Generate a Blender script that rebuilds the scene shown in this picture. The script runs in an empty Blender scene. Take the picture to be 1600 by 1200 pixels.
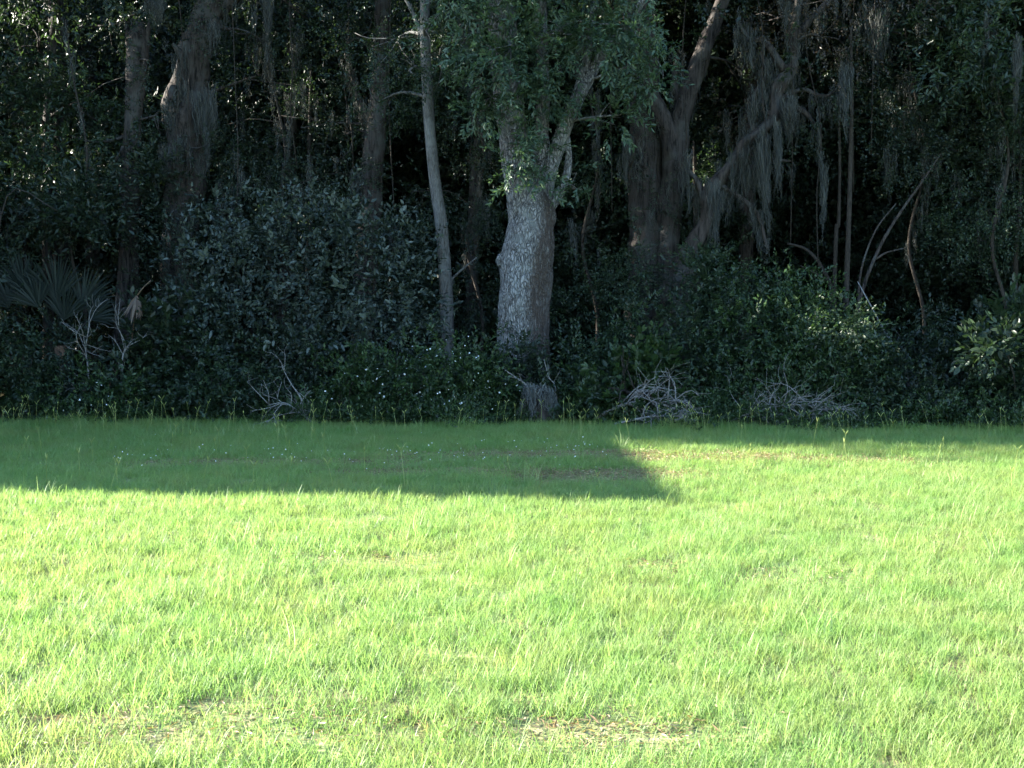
import bpy, math, random
import numpy as np
from mathutils import Vector

# ------------------------------------------------------------------ camera, sky, sun, exposure
scene = bpy.context.scene
COL = scene.collection
R = math.radians
rng = np.random.default_rng(11)
random.seed(5)

F = 1800.0            # focal length in photo pixels (photo 1600 x 1200)
CAM_H = 1.6
PITCH = math.atan(100.0 / F)
cam_data = bpy.data.cameras.new('camera')
cam_data.sensor_width = 36.0
cam_data.lens = 36.0 * F / 1600.0
cam_data.clip_start = 0.05
cam_data.clip_end = 3000.0
cam = bpy.data.objects.new('camera', cam_data)
COL.objects.link(cam)
cam.location = (0, 0, CAM_H)
cam.rotation_euler = (math.pi / 2 - PITCH, 0, 0)
scene.camera = cam

SUN_EL = R(19.0)
SUN_DIR_XY = Vector((0.99, -0.14)).normalized()      # the way the light travels over the ground
SKY_STRENGTH = 0.10
SUN_STRENGTH = 5.0
EXPOSURE = 3.3
world = bpy.data.worlds.new('World')
scene.world = world
world.use_nodes = True
wn = world.node_tree
bg = wn.nodes['Background']
sky = wn.nodes.new('ShaderNodeTexSky')
sky.sky_type = 'NISHITA'
sky.sun_disc = False
sky.sun_elevation = SUN_EL
sky.sun_rotation = math.atan2(-SUN_DIR_XY.x, -SUN_DIR_XY.y)
sky.air_density = 1.0
sky.dust_density = 0.4
sky.ozone_density = 3.2
wn.links.new(sky.outputs[0], bg.inputs[0])
bg.inputs[1].default_value = SKY_STRENGTH

sd = bpy.data.lights.new('sun', 'SUN')
sd.energy = SUN_STRENGTH
sd.angle = R(0.5)
sd.color = (1.0, 0.94, 0.84)
sun = bpy.data.objects.new('sun', sd)
COL.objects.link(sun)
d = Vector((SUN_DIR_XY.x * math.cos(SUN_EL), SUN_DIR_XY.y * math.cos(SUN_EL), -math.sin(SUN_EL)))
sun.rotation_euler = d.to_track_quat('-Z', 'Y').to_euler()
sun.location = (-30, 20, 20)

scene.view_settings.view_transform = 'Standard'
scene.view_settings.look = 'None'
scene.view_settings.gamma = 1.0
scene.view_settings.use_curve_mapping = False
scene.view_settings.exposure = EXPOSURE
scene.render.engine = 'CYCLES'
scene.cycles.max_bounces = 6
scene.cycles.diffuse_bounces = 4
scene.cycles.glossy_bounces = 2
scene.cycles.transmission_bounces = 4
scene.cycles.use_denoising = True


# ------------------------------------------------------------------ helpers
def P(px, py, Y):
    """photo pixel at depth Y -> world point"""
    dx = (px - 800.0) / F
    dz = -(py - 600.0) / F
    y = math.cos(PITCH) + dz * math.sin(PITCH)
    z = -math.sin(PITCH) + dz * math.cos(PITCH)
    t = Y / y
    return np.array((dx * t, Y, CAM_H + z * t))


def PX(px, Y):
    return (px - 800.0) / F * Y


def ground_z(x, y):
    x = np.asarray(x, float); y = np.asarray(y, float)
    return (0.02 * np.sin(x * 0.55 + 1.0) * np.sin(y * 0.5 + 0.4) + 0.008 * np.sin(x * 1.3 + y * 0.9)
            + 0.005 * np.sin(x * 2.9 - y * 2.1 + 2.0))


def build_mesh(name, V, faces, mat=None, attrs=None, smooth=False):
    """V (n,3); faces: list of int arrays (f,k); attrs: {name: (domain, values)}"""
    me = bpy.data.meshes.new(name)
    V = np.ascontiguousarray(V, dtype=np.float32)
    faces = [np.asarray(f, dtype=np.int32) for f in faces if len(f)]
    me.vertices.add(len(V))
    me.vertices.foreach_set('co', V.ravel())
    loops = np.concatenate([f.ravel() for f in faces])
    tot = np.concatenate([np.full(len(f), f.shape[1], np.int32) for f in faces])
    start = np.concatenate([[0], np.cumsum(tot)[:-1]]).astype(np.int32)
    me.loops.add(len(loops))
    me.loops.foreach_set('vertex_index', loops)
    me.polygons.add(len(tot))
    me.polygons.foreach_set('loop_start', start)
    me.polygons.foreach_set('loop_total', tot)
    if smooth:
        me.polygons.foreach_set('use_smooth', np.ones(len(tot), dtype=bool))
    me.update(calc_edges=True)
    for an, (dom, vals) in (attrs or {}).items():
        a = me.attributes.new(an, 'FLOAT', dom)
        a.data.foreach_set('value', np.ascontiguousarray(vals, dtype=np.float32))
    if mat:
        me.materials.append(mat)
    return me


def link(name, me, parent=None, loc=(0, 0, 0)):
    o = bpy.data.objects.new(name, me)
    COL.objects.link(o)
    if parent is not None:
        o.parent = parent
    o.location = loc
    return o


def tag(o, label=None, cat=None, group=None, kind=None):
    if label: o['label'] = label
    if cat: o['category'] = cat
    if group: o['group'] = group
    if kind: o['kind'] = kind
    return o


def thing(name, label, cat, loc, group=None):
    o = bpy.data.objects.new(name, None)
    COL.objects.link(o)
    o.location = tuple(loc)
    o.empty_display_size = 0.3
    return tag(o, label, cat, group)


class Geo:
    """collects verts and faces and per-face tone, makes ONE mesh"""
    def __init__(self):
        self.V, self.F, self.T, self.n = [], {}, {}, 0
    def add(self, V, faces, tone=0.5):
        V = np.asarray(V, float).reshape(-1, 3)
        faces = np.asarray(faces, np.int64)
        k = faces.shape[1]
        self.V.append(V)
        self.F.setdefault(k, []).append(faces + self.n)
        self.T.setdefault(k, []).append(np.broadcast_to(np.asarray(tone, float), (len(faces),)))
        self.n += len(V)
    def obj(self, name, mat, parent=None, origin=(0, 0, 0), smooth=False):
        if self.n == 0:
            return None
        V = np.concatenate(self.V) - np.asarray(origin, float)
        ks = sorted(self.F)
        faces = [np.concatenate(self.F[k]) for k in ks]
        tone = np.concatenate([np.concatenate(self.T[k]) for k in ks])
        me = build_mesh(name, V, faces, mat, {'tone': ('FACE', tone)}, smooth)
        return link(name, me, parent)


def unit(v):
    v = np.asarray(v, float)
    return v / np.maximum(np.linalg.norm(v, axis=-1, keepdims=True), 1e-9)


def smooth_path(pts, n):
    """Catmull-Rom through pts (any columns), n samples"""
    pts = np.asarray(pts, float)
    if len(pts) == 2:
        t = np.linspace(0, 1, n)[:, None]
        return pts[0] * (1 - t) + pts[1] * t
    p = np.vstack([2 * pts[0] - pts[1], pts, 2 * pts[-1] - pts[-2]])
    out = []
    ts = np.linspace(0, len(pts) - 1, n)
    for t in ts:
        i = min(int(t), len(pts) - 2)
        u = t - i
        a, b, c, e = p[i], p[i + 1], p[i + 2], p[i + 3]
        out.append(0.5 * ((2 * b) + (-a + c) * u + (2 * a - 5 * b + 4 * c - e) * u ** 2 + (-a + 3 * b - 3 * c + e) * u ** 3))
    return np.array(out)


def tube(path, radii, sides=8, rough=0.0, furrow=0.0, flare=0.0, cap=True, seed=0):
    """tapered tube along path, closed at both ends; radius varies round the stem"""
    r = np.random.default_rng(seed)
    path = np.asarray(path, float)
    n = len(path)
    tan = np.gradient(path, axis=0)
    tan = unit(tan)
    ref = np.array((0.13, 1.0, 0.07)) if abs(tan[:, 1]).max() < 0.9 else np.array((1.0, 0.05, 0.1))
    U = unit(np.cross(np.broadcast_to(ref, tan.shape), tan))
    W = np.cross(tan, U)
    ang = np.linspace(0, 2 * math.pi, sides, endpoint=False)
    s = np.linspace(0, 1, n)[:, None]
    L = np.linalg.norm(np.diff(path, axis=0), axis=1).sum()
    rad = np.asarray(radii, float)[:, None] * np.ones((1, sides))
    if rough:
        for k in range(5):
            m = r.integers(1, 4); fz = r.uniform(0.6, 3.0) * L; ph = r.uniform(0, 6.28, 2)
            rad = rad * (1 + rough * 0.45 * np.sin(m * ang[None] + ph[0] + 1.2 * np.sin(fz * s * 1.3 + ph[1])) * np.sin(fz * s + ph[1]))
    if furrow:
        f = np.zeros_like(rad)
        for k in range(6):
            m = r.integers(7, 15); ph = r.uniform(0, 6.28, 3); fz = r.uniform(2, 7) * L
            f += np.sin(m * ang[None] + ph[0] + 1.6 * np.sin(fz * s + ph[1]))
        rad = rad * (1 + furrow * (np.abs(f) / 3.0 - 0.4)) + furrow * 0.012 * r.standard_normal(rad.shape)
    if flare:
        fl = flare * np.exp(-s * L / 0.45) * (0.55 + 0.45 * np.sin(5 * ang[None] + seed))
        rad = rad * (1 + fl)
    V = (path[:, None, :] + rad[..., None] * (np.cos(ang)[None, :, None] * U[:, None, :] + np.sin(ang)[None, :, None] * W[:, None, :])).reshape(-1, 3)
    i = np.arange(n - 1)[:, None] * sides
    j = np.arange(sides)[None]
    j2 = (j + 1) % sides
    quads = np.stack([i + j, i + j2, i + sides + j2, i + sides + j], -1).reshape(-1, 4)
    caps = None
    if cap:
        V = np.vstack([V, path[:1], path[-1:]])
        a = n * sides
        jj = np.arange(sides)
        t0 = np.stack([np.full(sides, a), (jj + 1) % sides, jj], -1)
        b = (n - 1) * sides
        t1 = np.stack([np.full(sides, a + 1), b + jj, b + (jj + 1) % sides], -1)
        caps = np.vstack([t0, t1])
    return V, quads, caps


def add_tube(g, path, radii, sides=6, tone=0.5, **kw):
    V, q, c = tube(path, radii, sides, **kw)
    n0 = g.n
    g.add(V, q, tone)
    if c is not None:
        g.F.setdefault(3, []).append(c + n0)
        g.T.setdefault(3, []).append(np.full(len(c), tone))


def rot_from_dirs(D, up_jit=0.5, r=rng):
    """matrices whose X axis is D, Z roughly up with jitter"""
    D = unit(D)
    up = np.array((0, 0, 1.0)) + up_jit * r.standard_normal(D.shape)
    Yv = unit(np.cross(up, D))
    Z = np.cross(D, Yv)
    return np.stack([D, Yv, Z], -1)      # columns


def leaf6(l, w, fold=0.25, droop=0.15):
    x = np.array([0, .33, .7, 1.0, .7, .33]) * l
    y = np.array([0, .5, .38, 0, -.38, -.5]) * w
    z = fold * np.abs(y) - droop * (x / l) ** 2 * l
    return np.stack([x, y, z], 1), np.array([[0, 3, 2, 1], [0, 5, 4, 3]])


def leaf4(l, w, fold=0.3, droop=0.1):
    x = np.array([0, .45, 1.0, .45]) * l
    y = np.array([0, .5, 0, -.5]) * w
    z = fold * np.abs(y) - droop * (x / l) ** 2 * l
    return np.stack([x, y, z], 1), np.array([[0, 2, 1], [0, 3, 2]])


def make_spray(nl, length, ll, lw, six=True, seed=0, whorl=False, droop=0.25, jit=0.45, twig=True):
    """a twig with leaves: returns verts, leaf faces, tone, plus twig quads"""
    r = np.random.default_rng(seed)
    base, bf = (leaf6 if six else leaf4)(1.0, lw / ll)
    s = np.linspace(0.12, 1.0, nl) if not whorl else 0.35 + 0.65 * r.random(nl) ** 0.5
    pos = np.stack([s * length, 0.04 * length * r.standard_normal(nl), -droop * length * s ** 2 + 0.04 * length * r.standard_normal(nl)], 1)
    side = np.where(np.arange(nl) % 2, 1, -1)
    az = side * r.uniform(0.3, 1.25, nl) * (1 - 0.5 * s)
    el = r.normal(0.1, jit, nl)
    D = np.stack([np.cos(az) * np.cos(el), np.sin(az) * np.cos(el), np.sin(el)], 1)
    M = rot_from_dirs(D, 0.45, r)
    sc = ll * r.uniform(0.65, 1.2, nl)
    V = np.einsum('nij,vj->nvi', M, base) * sc[:, None, None] + pos[:, None]
    k = len(base)
    Fc = (bf[None] + (np.arange(nl) * k)[:, None, None]).reshape(-1, bf.shape[1])
    T = np.repeat(np.clip(r.normal(0.5, 0.22, nl), 0, 1), len(bf))
    return V.reshape(-1, 3), Fc, T


# gaps carved through the foliage along the sun's path to light a few leaves: photo pixel, depth, radius
GAPS = [(1085, 262, 22.6, .45), (1125, 425, 20.5, .36), (1325, 510, 17.15, .28), (1555, 545, 17.15, .32), (485, 150, 23.0, .3), (1455, 85, 20.6, .4),
        (915, 330, 20.9, .35), (75, 200, 23.4, .22), (1290, 150, 23.0, .4), (720, 170, 22.5, .3), (1400, 160, 21.2, .3), (610, 40, 20.4, .3), (1235, 330, 22.0, .3)]


def lit_gap(pos):
    """False where a leaf would stand in one of the gaps"""
    keep = np.ones(len(pos), bool)
    u = np.array((-SUN_DIR_XY.x * math.cos(SUN_EL), -SUN_DIR_XY.y * math.cos(SUN_EL), math.sin(SUN_EL)))
    for px, py, Y, rad in GAPS:
        q = pos - P(px, py, Y)
        t = q @ u
        dist = np.linalg.norm(q - t[:, None] * u, axis=1)
        keep &= ~((t > rad * 1.1) & (dist < rad))
    return keep


def scatter(g, sprays, pos, D, scale, tone_jit=0.15, up_jit=0.5, r=rng):
    """adds many sprays to Geo g"""
    k_ = lit_gap(pos)
    pos, D, scale = pos[k_], D[k_], scale[k_]
    which = r.integers(0, len(sprays), len(pos))
    for k, (V, Fc, T) in enumerate(sprays):
        m = which == k
        n = m.sum()
        if n == 0: continue
        M = rot_from_dirs(D[m], up_jit, r)
        VV = np.einsum('nij,vj->nvi', M, V) * scale[m][:, None, None] + pos[m][:, None]
        FF = (Fc[None] + (np.arange(n) * len(V))[:, None, None]).reshape(-1, Fc.shape[1])
        TT = np.clip(T[None] + (tone_jit * r.standard_normal(n))[:, None], 0, 1).ravel()
        g.add(VV.reshape(-1, 3), FF, TT)


def blob_points(c, rad, n, clumps=10, r=rng, tight=0.30):
    """clumped points in an ellipsoid: gaps between clumps"""
    c = np.asarray(c, float); rad = np.asarray(rad, float)
    u = unit(r.standard_normal((clumps, 3))) * (r.random((clumps, 1)) ** 0.45)
    cc = u * 0.88
    w = r.dirichlet(np.full(clumps, 2.5))
    idx = r.choice(clumps, n, p=w)
    p = cc[idx] + tight * r.standard_normal((n, 3)) * (0.6 + 0.8 * r.random(clumps)[idx])[:, None]
    p = p / np.maximum(1, np.linalg.norm(p, axis=1, keepdims=True) / 1.15)
    pos = c + p * rad
    out = unit(p * 0.8 + 0.55 * r.standard_normal((n, 3)) + np.array((0, -0.25, -0.15)))
    return pos, out, c + cc * rad


# ------------------------------------------------------------------ materials
def new_mat(name):
    m = bpy.data.materials.new(name)
    m.use_nodes = True
    nt = m.node_tree
    return m, nt, nt.nodes['Principled BSDF'], nt.nodes['Material Output']


def ramp(nt, stops):
    n = nt.nodes.new('ShaderNodeValToRGB')
    el = n.color_ramp.elements
    while len(el) < len(stops): el.new(0.5)
    for e, (p, c) in zip(el, stops):
        e.position = p
        e.color = (*c, 1)
    return n


def leaf_mat(name, dark, mid, light, rough=0.45, transl=0.35, tcol=(1.15, 1.25, 0.6), spec=0.4, patch=0.0, patch_col=(0.2, 0.13, 0.06), fine=False):
    m, nt, b, out = new_mat(name)
    at = nt.nodes.new('ShaderNodeAttribute'); at.attribute_name = 'tone'
    rp = ramp(nt, [(0.05, dark), (0.5, mid), (0.95, light)])
    nt.links.new(at.outputs['Fac'], rp.inputs[0])
    col = rp.outputs[0]
    if patch:
        tc = nt.nodes.new('ShaderNodeTexCoord')
        no = nt.nodes.new('ShaderNodeTexNoise'); no.inputs['Scale'].default_value = .9; no.inputs['Detail'].default_value = 4
        ge = nt.nodes.new('ShaderNodeNewGeometry')
        nt.links.new(ge.outputs['Position'], no.inputs['Vector'])
        r2 = ramp(nt, [(0.45, (0, 0, 0)), (0.68, (patch, patch, patch))])
        nt.links.new(no.outputs['Fac'], r2.inputs[0])
        mx = nt.nodes.new('ShaderNodeMixRGB')
        nt.links.new(r2.outputs[0], mx.inputs[0]); nt.links.new(col, mx.inputs[1]); mx.inputs[2].default_value = (*patch_col, 1)
        col = mx.outputs[0]
    if fine:
        for sc_, lo, hi, amt, cc_ in ((6.0, .50, .66, .45, (.20, .20, .075)), (2.2, .50, .70, .38, (.085, .235, .04))):
            nf = nt.nodes.new('ShaderNodeTexNoise'); nf.inputs['Scale'].default_value = sc_; nf.inputs['Detail'].default_value = 5
            nt.links.new(ge.outputs['Position'], nf.inputs['Vector'])
            rf = ramp(nt, [(lo, (0, 0, 0)), (hi, (amt, amt, amt))])
            nt.links.new(nf.outputs['Fac'], rf.inputs[0])
            mf = nt.nodes.new('ShaderNodeMixRGB')
            nt.links.new(rf.outputs[0], mf.inputs[0]); nt.links.new(col, mf.inputs[1]); mf.inputs[2].default_value = (*cc_, 1)
            col = mf.outputs[0]
    nt.links.new(col, b.inputs['Base Color'])
    b.inputs['Roughness'].default_value = rough
    b.inputs['Specular IOR Level'].default_value = spec
    tr = nt.nodes.new('ShaderNodeBsdfTranslucent')
    mul = nt.nodes.new('ShaderNodeMixRGB'); mul.blend_type = 'MULTIPLY'; mul.inputs[0].default_value = 1
    nt.links.new(col, mul.inputs[1]); mul.inputs[2].default_value = (*tcol, 1)
    nt.links.new(mul.outputs[0], tr.inputs[0])
    mix = nt.nodes.new('ShaderNodeMixShader'); mix.inputs[0].default_value = transl
    nt.links.new(b.outputs[0], mix.inputs[1]); nt.links.new(tr.outputs[0], mix.inputs[2])
    nt.links.new(mix.outputs[0], out.inputs[0])
    return m


def bark_mat(name, furrow, ridge, lichen=None, scale=14, stretch=0.16, bump=0.6, red=None, edges=(.38, .49, .6), plates=0):
    m, nt, b, out = new_mat(name)
    tc = nt.nodes.new('ShaderNodeTexCoord')
    mp = nt.nodes.new('ShaderNodeMapping'); mp.inputs['Scale'].default_value = (1, 1, stretch)
    nt.links.new(tc.outputs['Object'], mp.inputs[0])
    vo = nt.nodes.new('ShaderNodeTexNoise'); vo.inputs['Scale'].default_value = scale * 1.6
    vo.inputs['Detail'].default_value = 7; vo.inputs['Roughness'].default_value = 0.72; vo.inputs['Distortion'].default_value = 0.6
    nt.links.new(mp.outputs[0], vo.inputs['Vector'])
    rp = ramp(nt, [(edges[0], furrow), (edges[1], tuple(0.55 * x + 0.45 * y for x, y in zip(ridge, furrow))), (edges[2], ridge)])
    nt.links.new(vo.outputs['Fac'], rp.inputs[0])
    col = rp.outputs[0]
    height = vo.outputs['Fac']
    if plates:
        mq = nt.nodes.new('ShaderNodeMapping'); mq.inputs['Scale'].default_value = (1, 1, .32)
        nt.links.new(tc.outputs['Object'], mq.inputs[0])
        nd = nt.nodes.new('ShaderNodeTexNoise'); nd.inputs['Scale'].default_value = 9; nd.inputs['Detail'].default_value = 4
        nt.links.new(mq.outputs[0], nd.inputs['Vector'])
        ad = nt.nodes.new('ShaderNodeMixRGB'); ad.blend_type = 'LINEAR_LIGHT'; ad.inputs[0].default_value = .10
        nt.links.new(mq.outputs[0], ad.inputs[1]); nt.links.new(nd.outputs['Color'], ad.inputs[2])
        vp = nt.nodes.new('ShaderNodeTexVoronoi'); vp.feature = 'DISTANCE_TO_EDGE'; vp.inputs['Scale'].default_value = plates
        nt.links.new(ad.outputs[0], vp.inputs['Vector'])
        rv = ramp(nt, [(0.01, (.36, .36, .36)), (0.20, (1, 1, 1))])
        nt.links.new(vp.outputs['Distance'], rv.inputs[0])
        mm = nt.nodes.new('ShaderNodeMixRGB'); mm.blend_type = 'MULTIPLY'; mm.inputs[0].default_value = 1
        nt.links.new(col, mm.inputs[1]); nt.links.new(rv.outputs[0], mm.inputs[2])
        col = mm.outputs[0]
        sm = nt.nodes.new('ShaderNodeMath'); sm.operation = 'MULTIPLY_ADD'; sm.inputs[1].default_value = .6
        nt.links.new(vo.outputs['Fac'], sm.inputs[0]); nt.links.new(rv.outputs[0], sm.inputs[2])
        height = sm.outputs[0]
    if lichen:
        n2 = nt.nodes.new('ShaderNodeTexNoise'); n2.inputs['Scale'].default_value = 3.2; n2.inputs['Detail'].default_value = 6
        nt.links.new(tc.outputs['Object'], n2.inputs['Vector'])
        r2 = ramp(nt, [(0.5, (0, 0, 0)), (0.66, (0.75, 0.75, 0.75))])
        nt.links.new(n2.outputs['Fac'], r2.inputs[0])
        mx = nt.nodes.new('ShaderNodeMixRGB')
        nt.links.new(r2.outputs[0], mx.inputs[0]); nt.links.new(col, mx.inputs[1]); mx.inputs[2].default_value = (*lichen, 1)
        col = mx.outputs[0]
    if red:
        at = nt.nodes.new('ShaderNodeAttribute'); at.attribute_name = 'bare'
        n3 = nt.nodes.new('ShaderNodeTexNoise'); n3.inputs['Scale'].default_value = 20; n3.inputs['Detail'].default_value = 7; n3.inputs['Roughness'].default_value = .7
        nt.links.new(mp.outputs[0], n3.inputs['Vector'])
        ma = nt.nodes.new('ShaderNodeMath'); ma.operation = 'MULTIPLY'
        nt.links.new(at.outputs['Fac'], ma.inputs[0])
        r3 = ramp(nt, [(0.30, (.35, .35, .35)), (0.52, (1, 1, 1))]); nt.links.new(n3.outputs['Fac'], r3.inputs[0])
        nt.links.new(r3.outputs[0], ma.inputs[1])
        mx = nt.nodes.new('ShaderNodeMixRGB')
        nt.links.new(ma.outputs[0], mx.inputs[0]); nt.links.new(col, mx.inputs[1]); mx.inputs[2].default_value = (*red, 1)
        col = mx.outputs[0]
    nt.links.new(col, b.inputs['Base Color'])
    b.inputs['Roughness'].default_value = 0.9
    b.inputs['Specular IOR Level'].default_value = 0.15
    bp = nt.nodes.new('ShaderNodeBump'); bp.inputs['Strength'].default_value = bump; bp.inputs['Distance'].default_value = 0.03
    nt.links.new(height, bp.inputs['Height'])
    nt.links.new(bp.outputs[0], b.inputs['Normal'])
    return m


M = {}
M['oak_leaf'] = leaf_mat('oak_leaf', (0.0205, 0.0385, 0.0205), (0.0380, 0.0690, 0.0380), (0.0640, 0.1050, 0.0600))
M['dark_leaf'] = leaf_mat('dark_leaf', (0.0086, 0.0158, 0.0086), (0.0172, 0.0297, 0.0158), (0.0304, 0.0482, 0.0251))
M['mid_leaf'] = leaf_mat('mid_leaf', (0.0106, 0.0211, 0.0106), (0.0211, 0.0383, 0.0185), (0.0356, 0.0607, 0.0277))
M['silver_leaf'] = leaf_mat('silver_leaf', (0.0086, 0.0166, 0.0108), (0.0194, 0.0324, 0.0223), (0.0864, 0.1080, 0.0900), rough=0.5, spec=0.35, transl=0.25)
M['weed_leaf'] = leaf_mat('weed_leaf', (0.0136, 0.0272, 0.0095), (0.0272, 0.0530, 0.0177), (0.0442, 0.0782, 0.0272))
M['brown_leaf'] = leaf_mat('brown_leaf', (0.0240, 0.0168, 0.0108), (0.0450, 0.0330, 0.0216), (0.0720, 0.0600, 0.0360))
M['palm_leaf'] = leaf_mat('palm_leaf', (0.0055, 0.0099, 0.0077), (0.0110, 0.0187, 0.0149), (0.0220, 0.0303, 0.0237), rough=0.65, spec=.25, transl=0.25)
M['dead_frond'] = leaf_mat('dead_frond', (0.0420, 0.0245, 0.0140), (0.0840, 0.0525, 0.0315), (0.1400, 0.0980, 0.0630), transl=0.3)
M['moss'] = leaf_mat('moss', (0.0340, 0.0381, 0.0354), (0.0680, 0.0734, 0.0680), (0.1224, 0.1258, 0.1122), rough=0.85, spec=0.1, transl=0.3, tcol=(1, 1, .9))
M['stump_moss'] = leaf_mat('stump_moss', (.06, .064, .06), (.105, .11, .104), (.17, .175, .16), rough=0.85, spec=0.1, transl=0.25, tcol=(1, 1, .9))
M['grass'] = leaf_mat('grass', (.11, .20, .05), (.205, .315, .10), (.34, .41, .20), rough=0.45, transl=0.58, tcol=(1.08, 1.12, .78), spec=0.28, patch=0.4, patch_col=(.28, .315, .10), fine=True)
M['dry_grass'] = leaf_mat('dry_grass', (.12, .075, .035), (.22, .15, .08), (.36, .29, .17), transl=0.3)
M['stalk'] = leaf_mat('stalk', (.17, .22, .05), (.26, .3, .08), (.38, .4, .15), transl=0.4)
M['flower'] = leaf_mat('flower', (.7, .7, .66), (.78, .78, .74), (.8, .8, .78), transl=0.35, tcol=(1, 1, 1))
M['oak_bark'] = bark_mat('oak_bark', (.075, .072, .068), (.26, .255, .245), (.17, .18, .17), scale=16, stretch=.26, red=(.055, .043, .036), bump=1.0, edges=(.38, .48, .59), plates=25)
M['pale_bark'] = bark_mat('pale_bark', (0.0350, 0.0329, 0.0294), (0.1190, 0.1155, 0.1085), (0.1400, 0.1435, 0.1330), scale=20, stretch=0.3)
M['dark_bark'] = bark_mat('dark_bark', (0.0062, 0.0056, 0.0050), (0.0558, 0.0459, 0.0397), (0.0620, 0.0632, 0.0583), scale=13, stretch=0.12)
M['brown_bark'] = bark_mat('brown_bark', (0.0046, 0.0040, 0.0036), (0.0500, 0.0420, 0.0370), (0.0558, 0.0546, 0.0496), scale=11, stretch=0.09, bump=1.0)
M['dead_wood'] = bark_mat('dead_wood', (0.0680, 0.0646, 0.0595), (0.2125, 0.2040, 0.1913), scale=24, stretch=0.5, bump=0.3)
M['stem'] = bark_mat('stem', (0.0130, 0.0111, 0.0091), (0.0390, 0.0325, 0.0260), scale=24, stretch=0.5, bump=0.2)
M['palm_trunk'] = bark_mat('palm_trunk', (.05, .03, .02), (.16, .10, .065), scale=16, stretch=0.6, bump=1.0)

# ------------------------------------------------------------------ leaf sprays
SPR = {
    'mixed': [make_spray(9, 0.34, l_, l_ * w_, True, 140 + s_, droop=0.05, jit=0.7) for s_, (l_, w_) in enumerate(((.055, .5), (.07, .45), (.08, .5), (.105, .45), (.055, .6), (.09, .4)))],
    'oak': [make_spray(14, 0.36, 0.105, 0.034, True, s, droop=0.2) for s in range(6)],
    'fine': [make_spray(18, 0.42, 0.055, 0.026, False, 20 + s, droop=0.3, jit=0.6) for s in range(6)],
    'broad': [make_spray(11, 0.34, 0.105, 0.052, True, 40 + s, droop=0.05, jit=0.5) for s in range(6)],
    'weed': [make_spray(16, 0.34, 0.065, 0.03, False, 60 + s, droop=0.1, jit=0.6) for s in range(6)],
    'bay': [make_spray(14, 0.45, 0.12, 0.04, False, 80 + s, droop=0.35, jit=0.5) for s in range(6)],
}

# ------------------------------------------------------------------ the ground
xs = np.unique(np.concatenate([np.linspace(-600, -16, 14), np.arange(-16, 16.01, 0.25), np.linspace(16, 600, 14)]))
ys = np.unique(np.concatenate([np.linspace(-600, 0, 14), np.arange(0, 26.01, 0.25), np.linspace(26, 900, 14)]))
gx, gy = np.meshgrid(xs, ys, indexing='ij')
gz = ground_z(gx, gy)
nx, ny = len(xs), len(ys)
ii = (np.arange(nx - 1)[:, None] * ny + np.arange(ny - 1)[None]).ravel()
gm, nt, b, out = new_mat('turf_soil')
tc = nt.nodes.new('ShaderNodeTexCoord')
n1 = nt.nodes.new('ShaderNodeTexNoise'); n1.inputs['Scale'].default_value = 22; n1.inputs['Detail'].default_value = 8
n2 = nt.nodes.new('ShaderNodeTexNoise'); n2.inputs['Scale'].default_value = 0.8; n2.inputs['Detail'].default_value = 5
nt.links.new(tc.outputs['Object'], n1.inputs['Vector']); nt.links.new(tc.outputs['Object'], n2.inputs['Vector'])
ra = ramp(nt, [(0.3, (.08, .10, .035)), (0.5, (.17, .21, .08)), (0.7, (.26, .27, .13))])
rb = ramp(nt, [(0.3, (.075, .055, .028)), (0.55, (.145, .12, .055)), (0.75, (.21, .185, .085))])
nt.links.new(n1.outputs['Fac'], ra.inputs[0]); nt.links.new(n1.outputs['Fac'], rb.inputs[0])
rc = ramp(nt, [(0.42, (0, 0, 0)), (0.62, (1, 1, 1))]); nt.links.new(n2.outputs['Fac'], rc.inputs[0])
# forest floor: brown leaf litter past the lawn's edge
sx = nt.nodes.new('ShaderNodeSeparateXYZ'); nt.links.new(tc.outputs['Object'], sx.inputs[0])
mr = nt.nodes.new('ShaderNodeMapRange'); mr.inputs[1].default_value = 17.2; mr.inputs[2].default_value = 18.4
nt.links.new(sx.outputs[1], mr.inputs[0])
mxa = nt.nodes.new('ShaderNodeMath'); mxa.operation = 'MAXIMUM'
nt.links.new(rc.outputs[0], mxa.inputs[0]); nt.links.new(mr.outputs[0], mxa.inputs[1])
mx = nt.nodes.new('ShaderNodeMixRGB')
nt.links.new(mxa.outputs[0], mx.inputs[0]); nt.links.new(ra.outputs[0], mx.inputs[1]); nt.links.new(rb.outputs[0], mx.inputs[2])
nt.links.new(mx.outputs[0], b.inputs['Base Color']); b.inputs['Roughness'].default_value = 0.95
b.inputs['Specular IOR Level'].default_value = 0.1
bp = nt.nodes.new('ShaderNodeBump'); bp.inputs['Distance'].default_value = 0.03
nt.links.new(n1.outputs['Fac'], bp.inputs['Height']); nt.links.new(bp.outputs[0], b.inputs['Normal'])
gme = build_mesh('ground', np.stack([gx, gy, gz], -1).reshape(-1, 3), [np.stack([ii, ii + ny, ii + ny + 1, ii + 1], -1)], gm, smooth=True)
tag(link('ground', gme), kind='structure')


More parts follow.
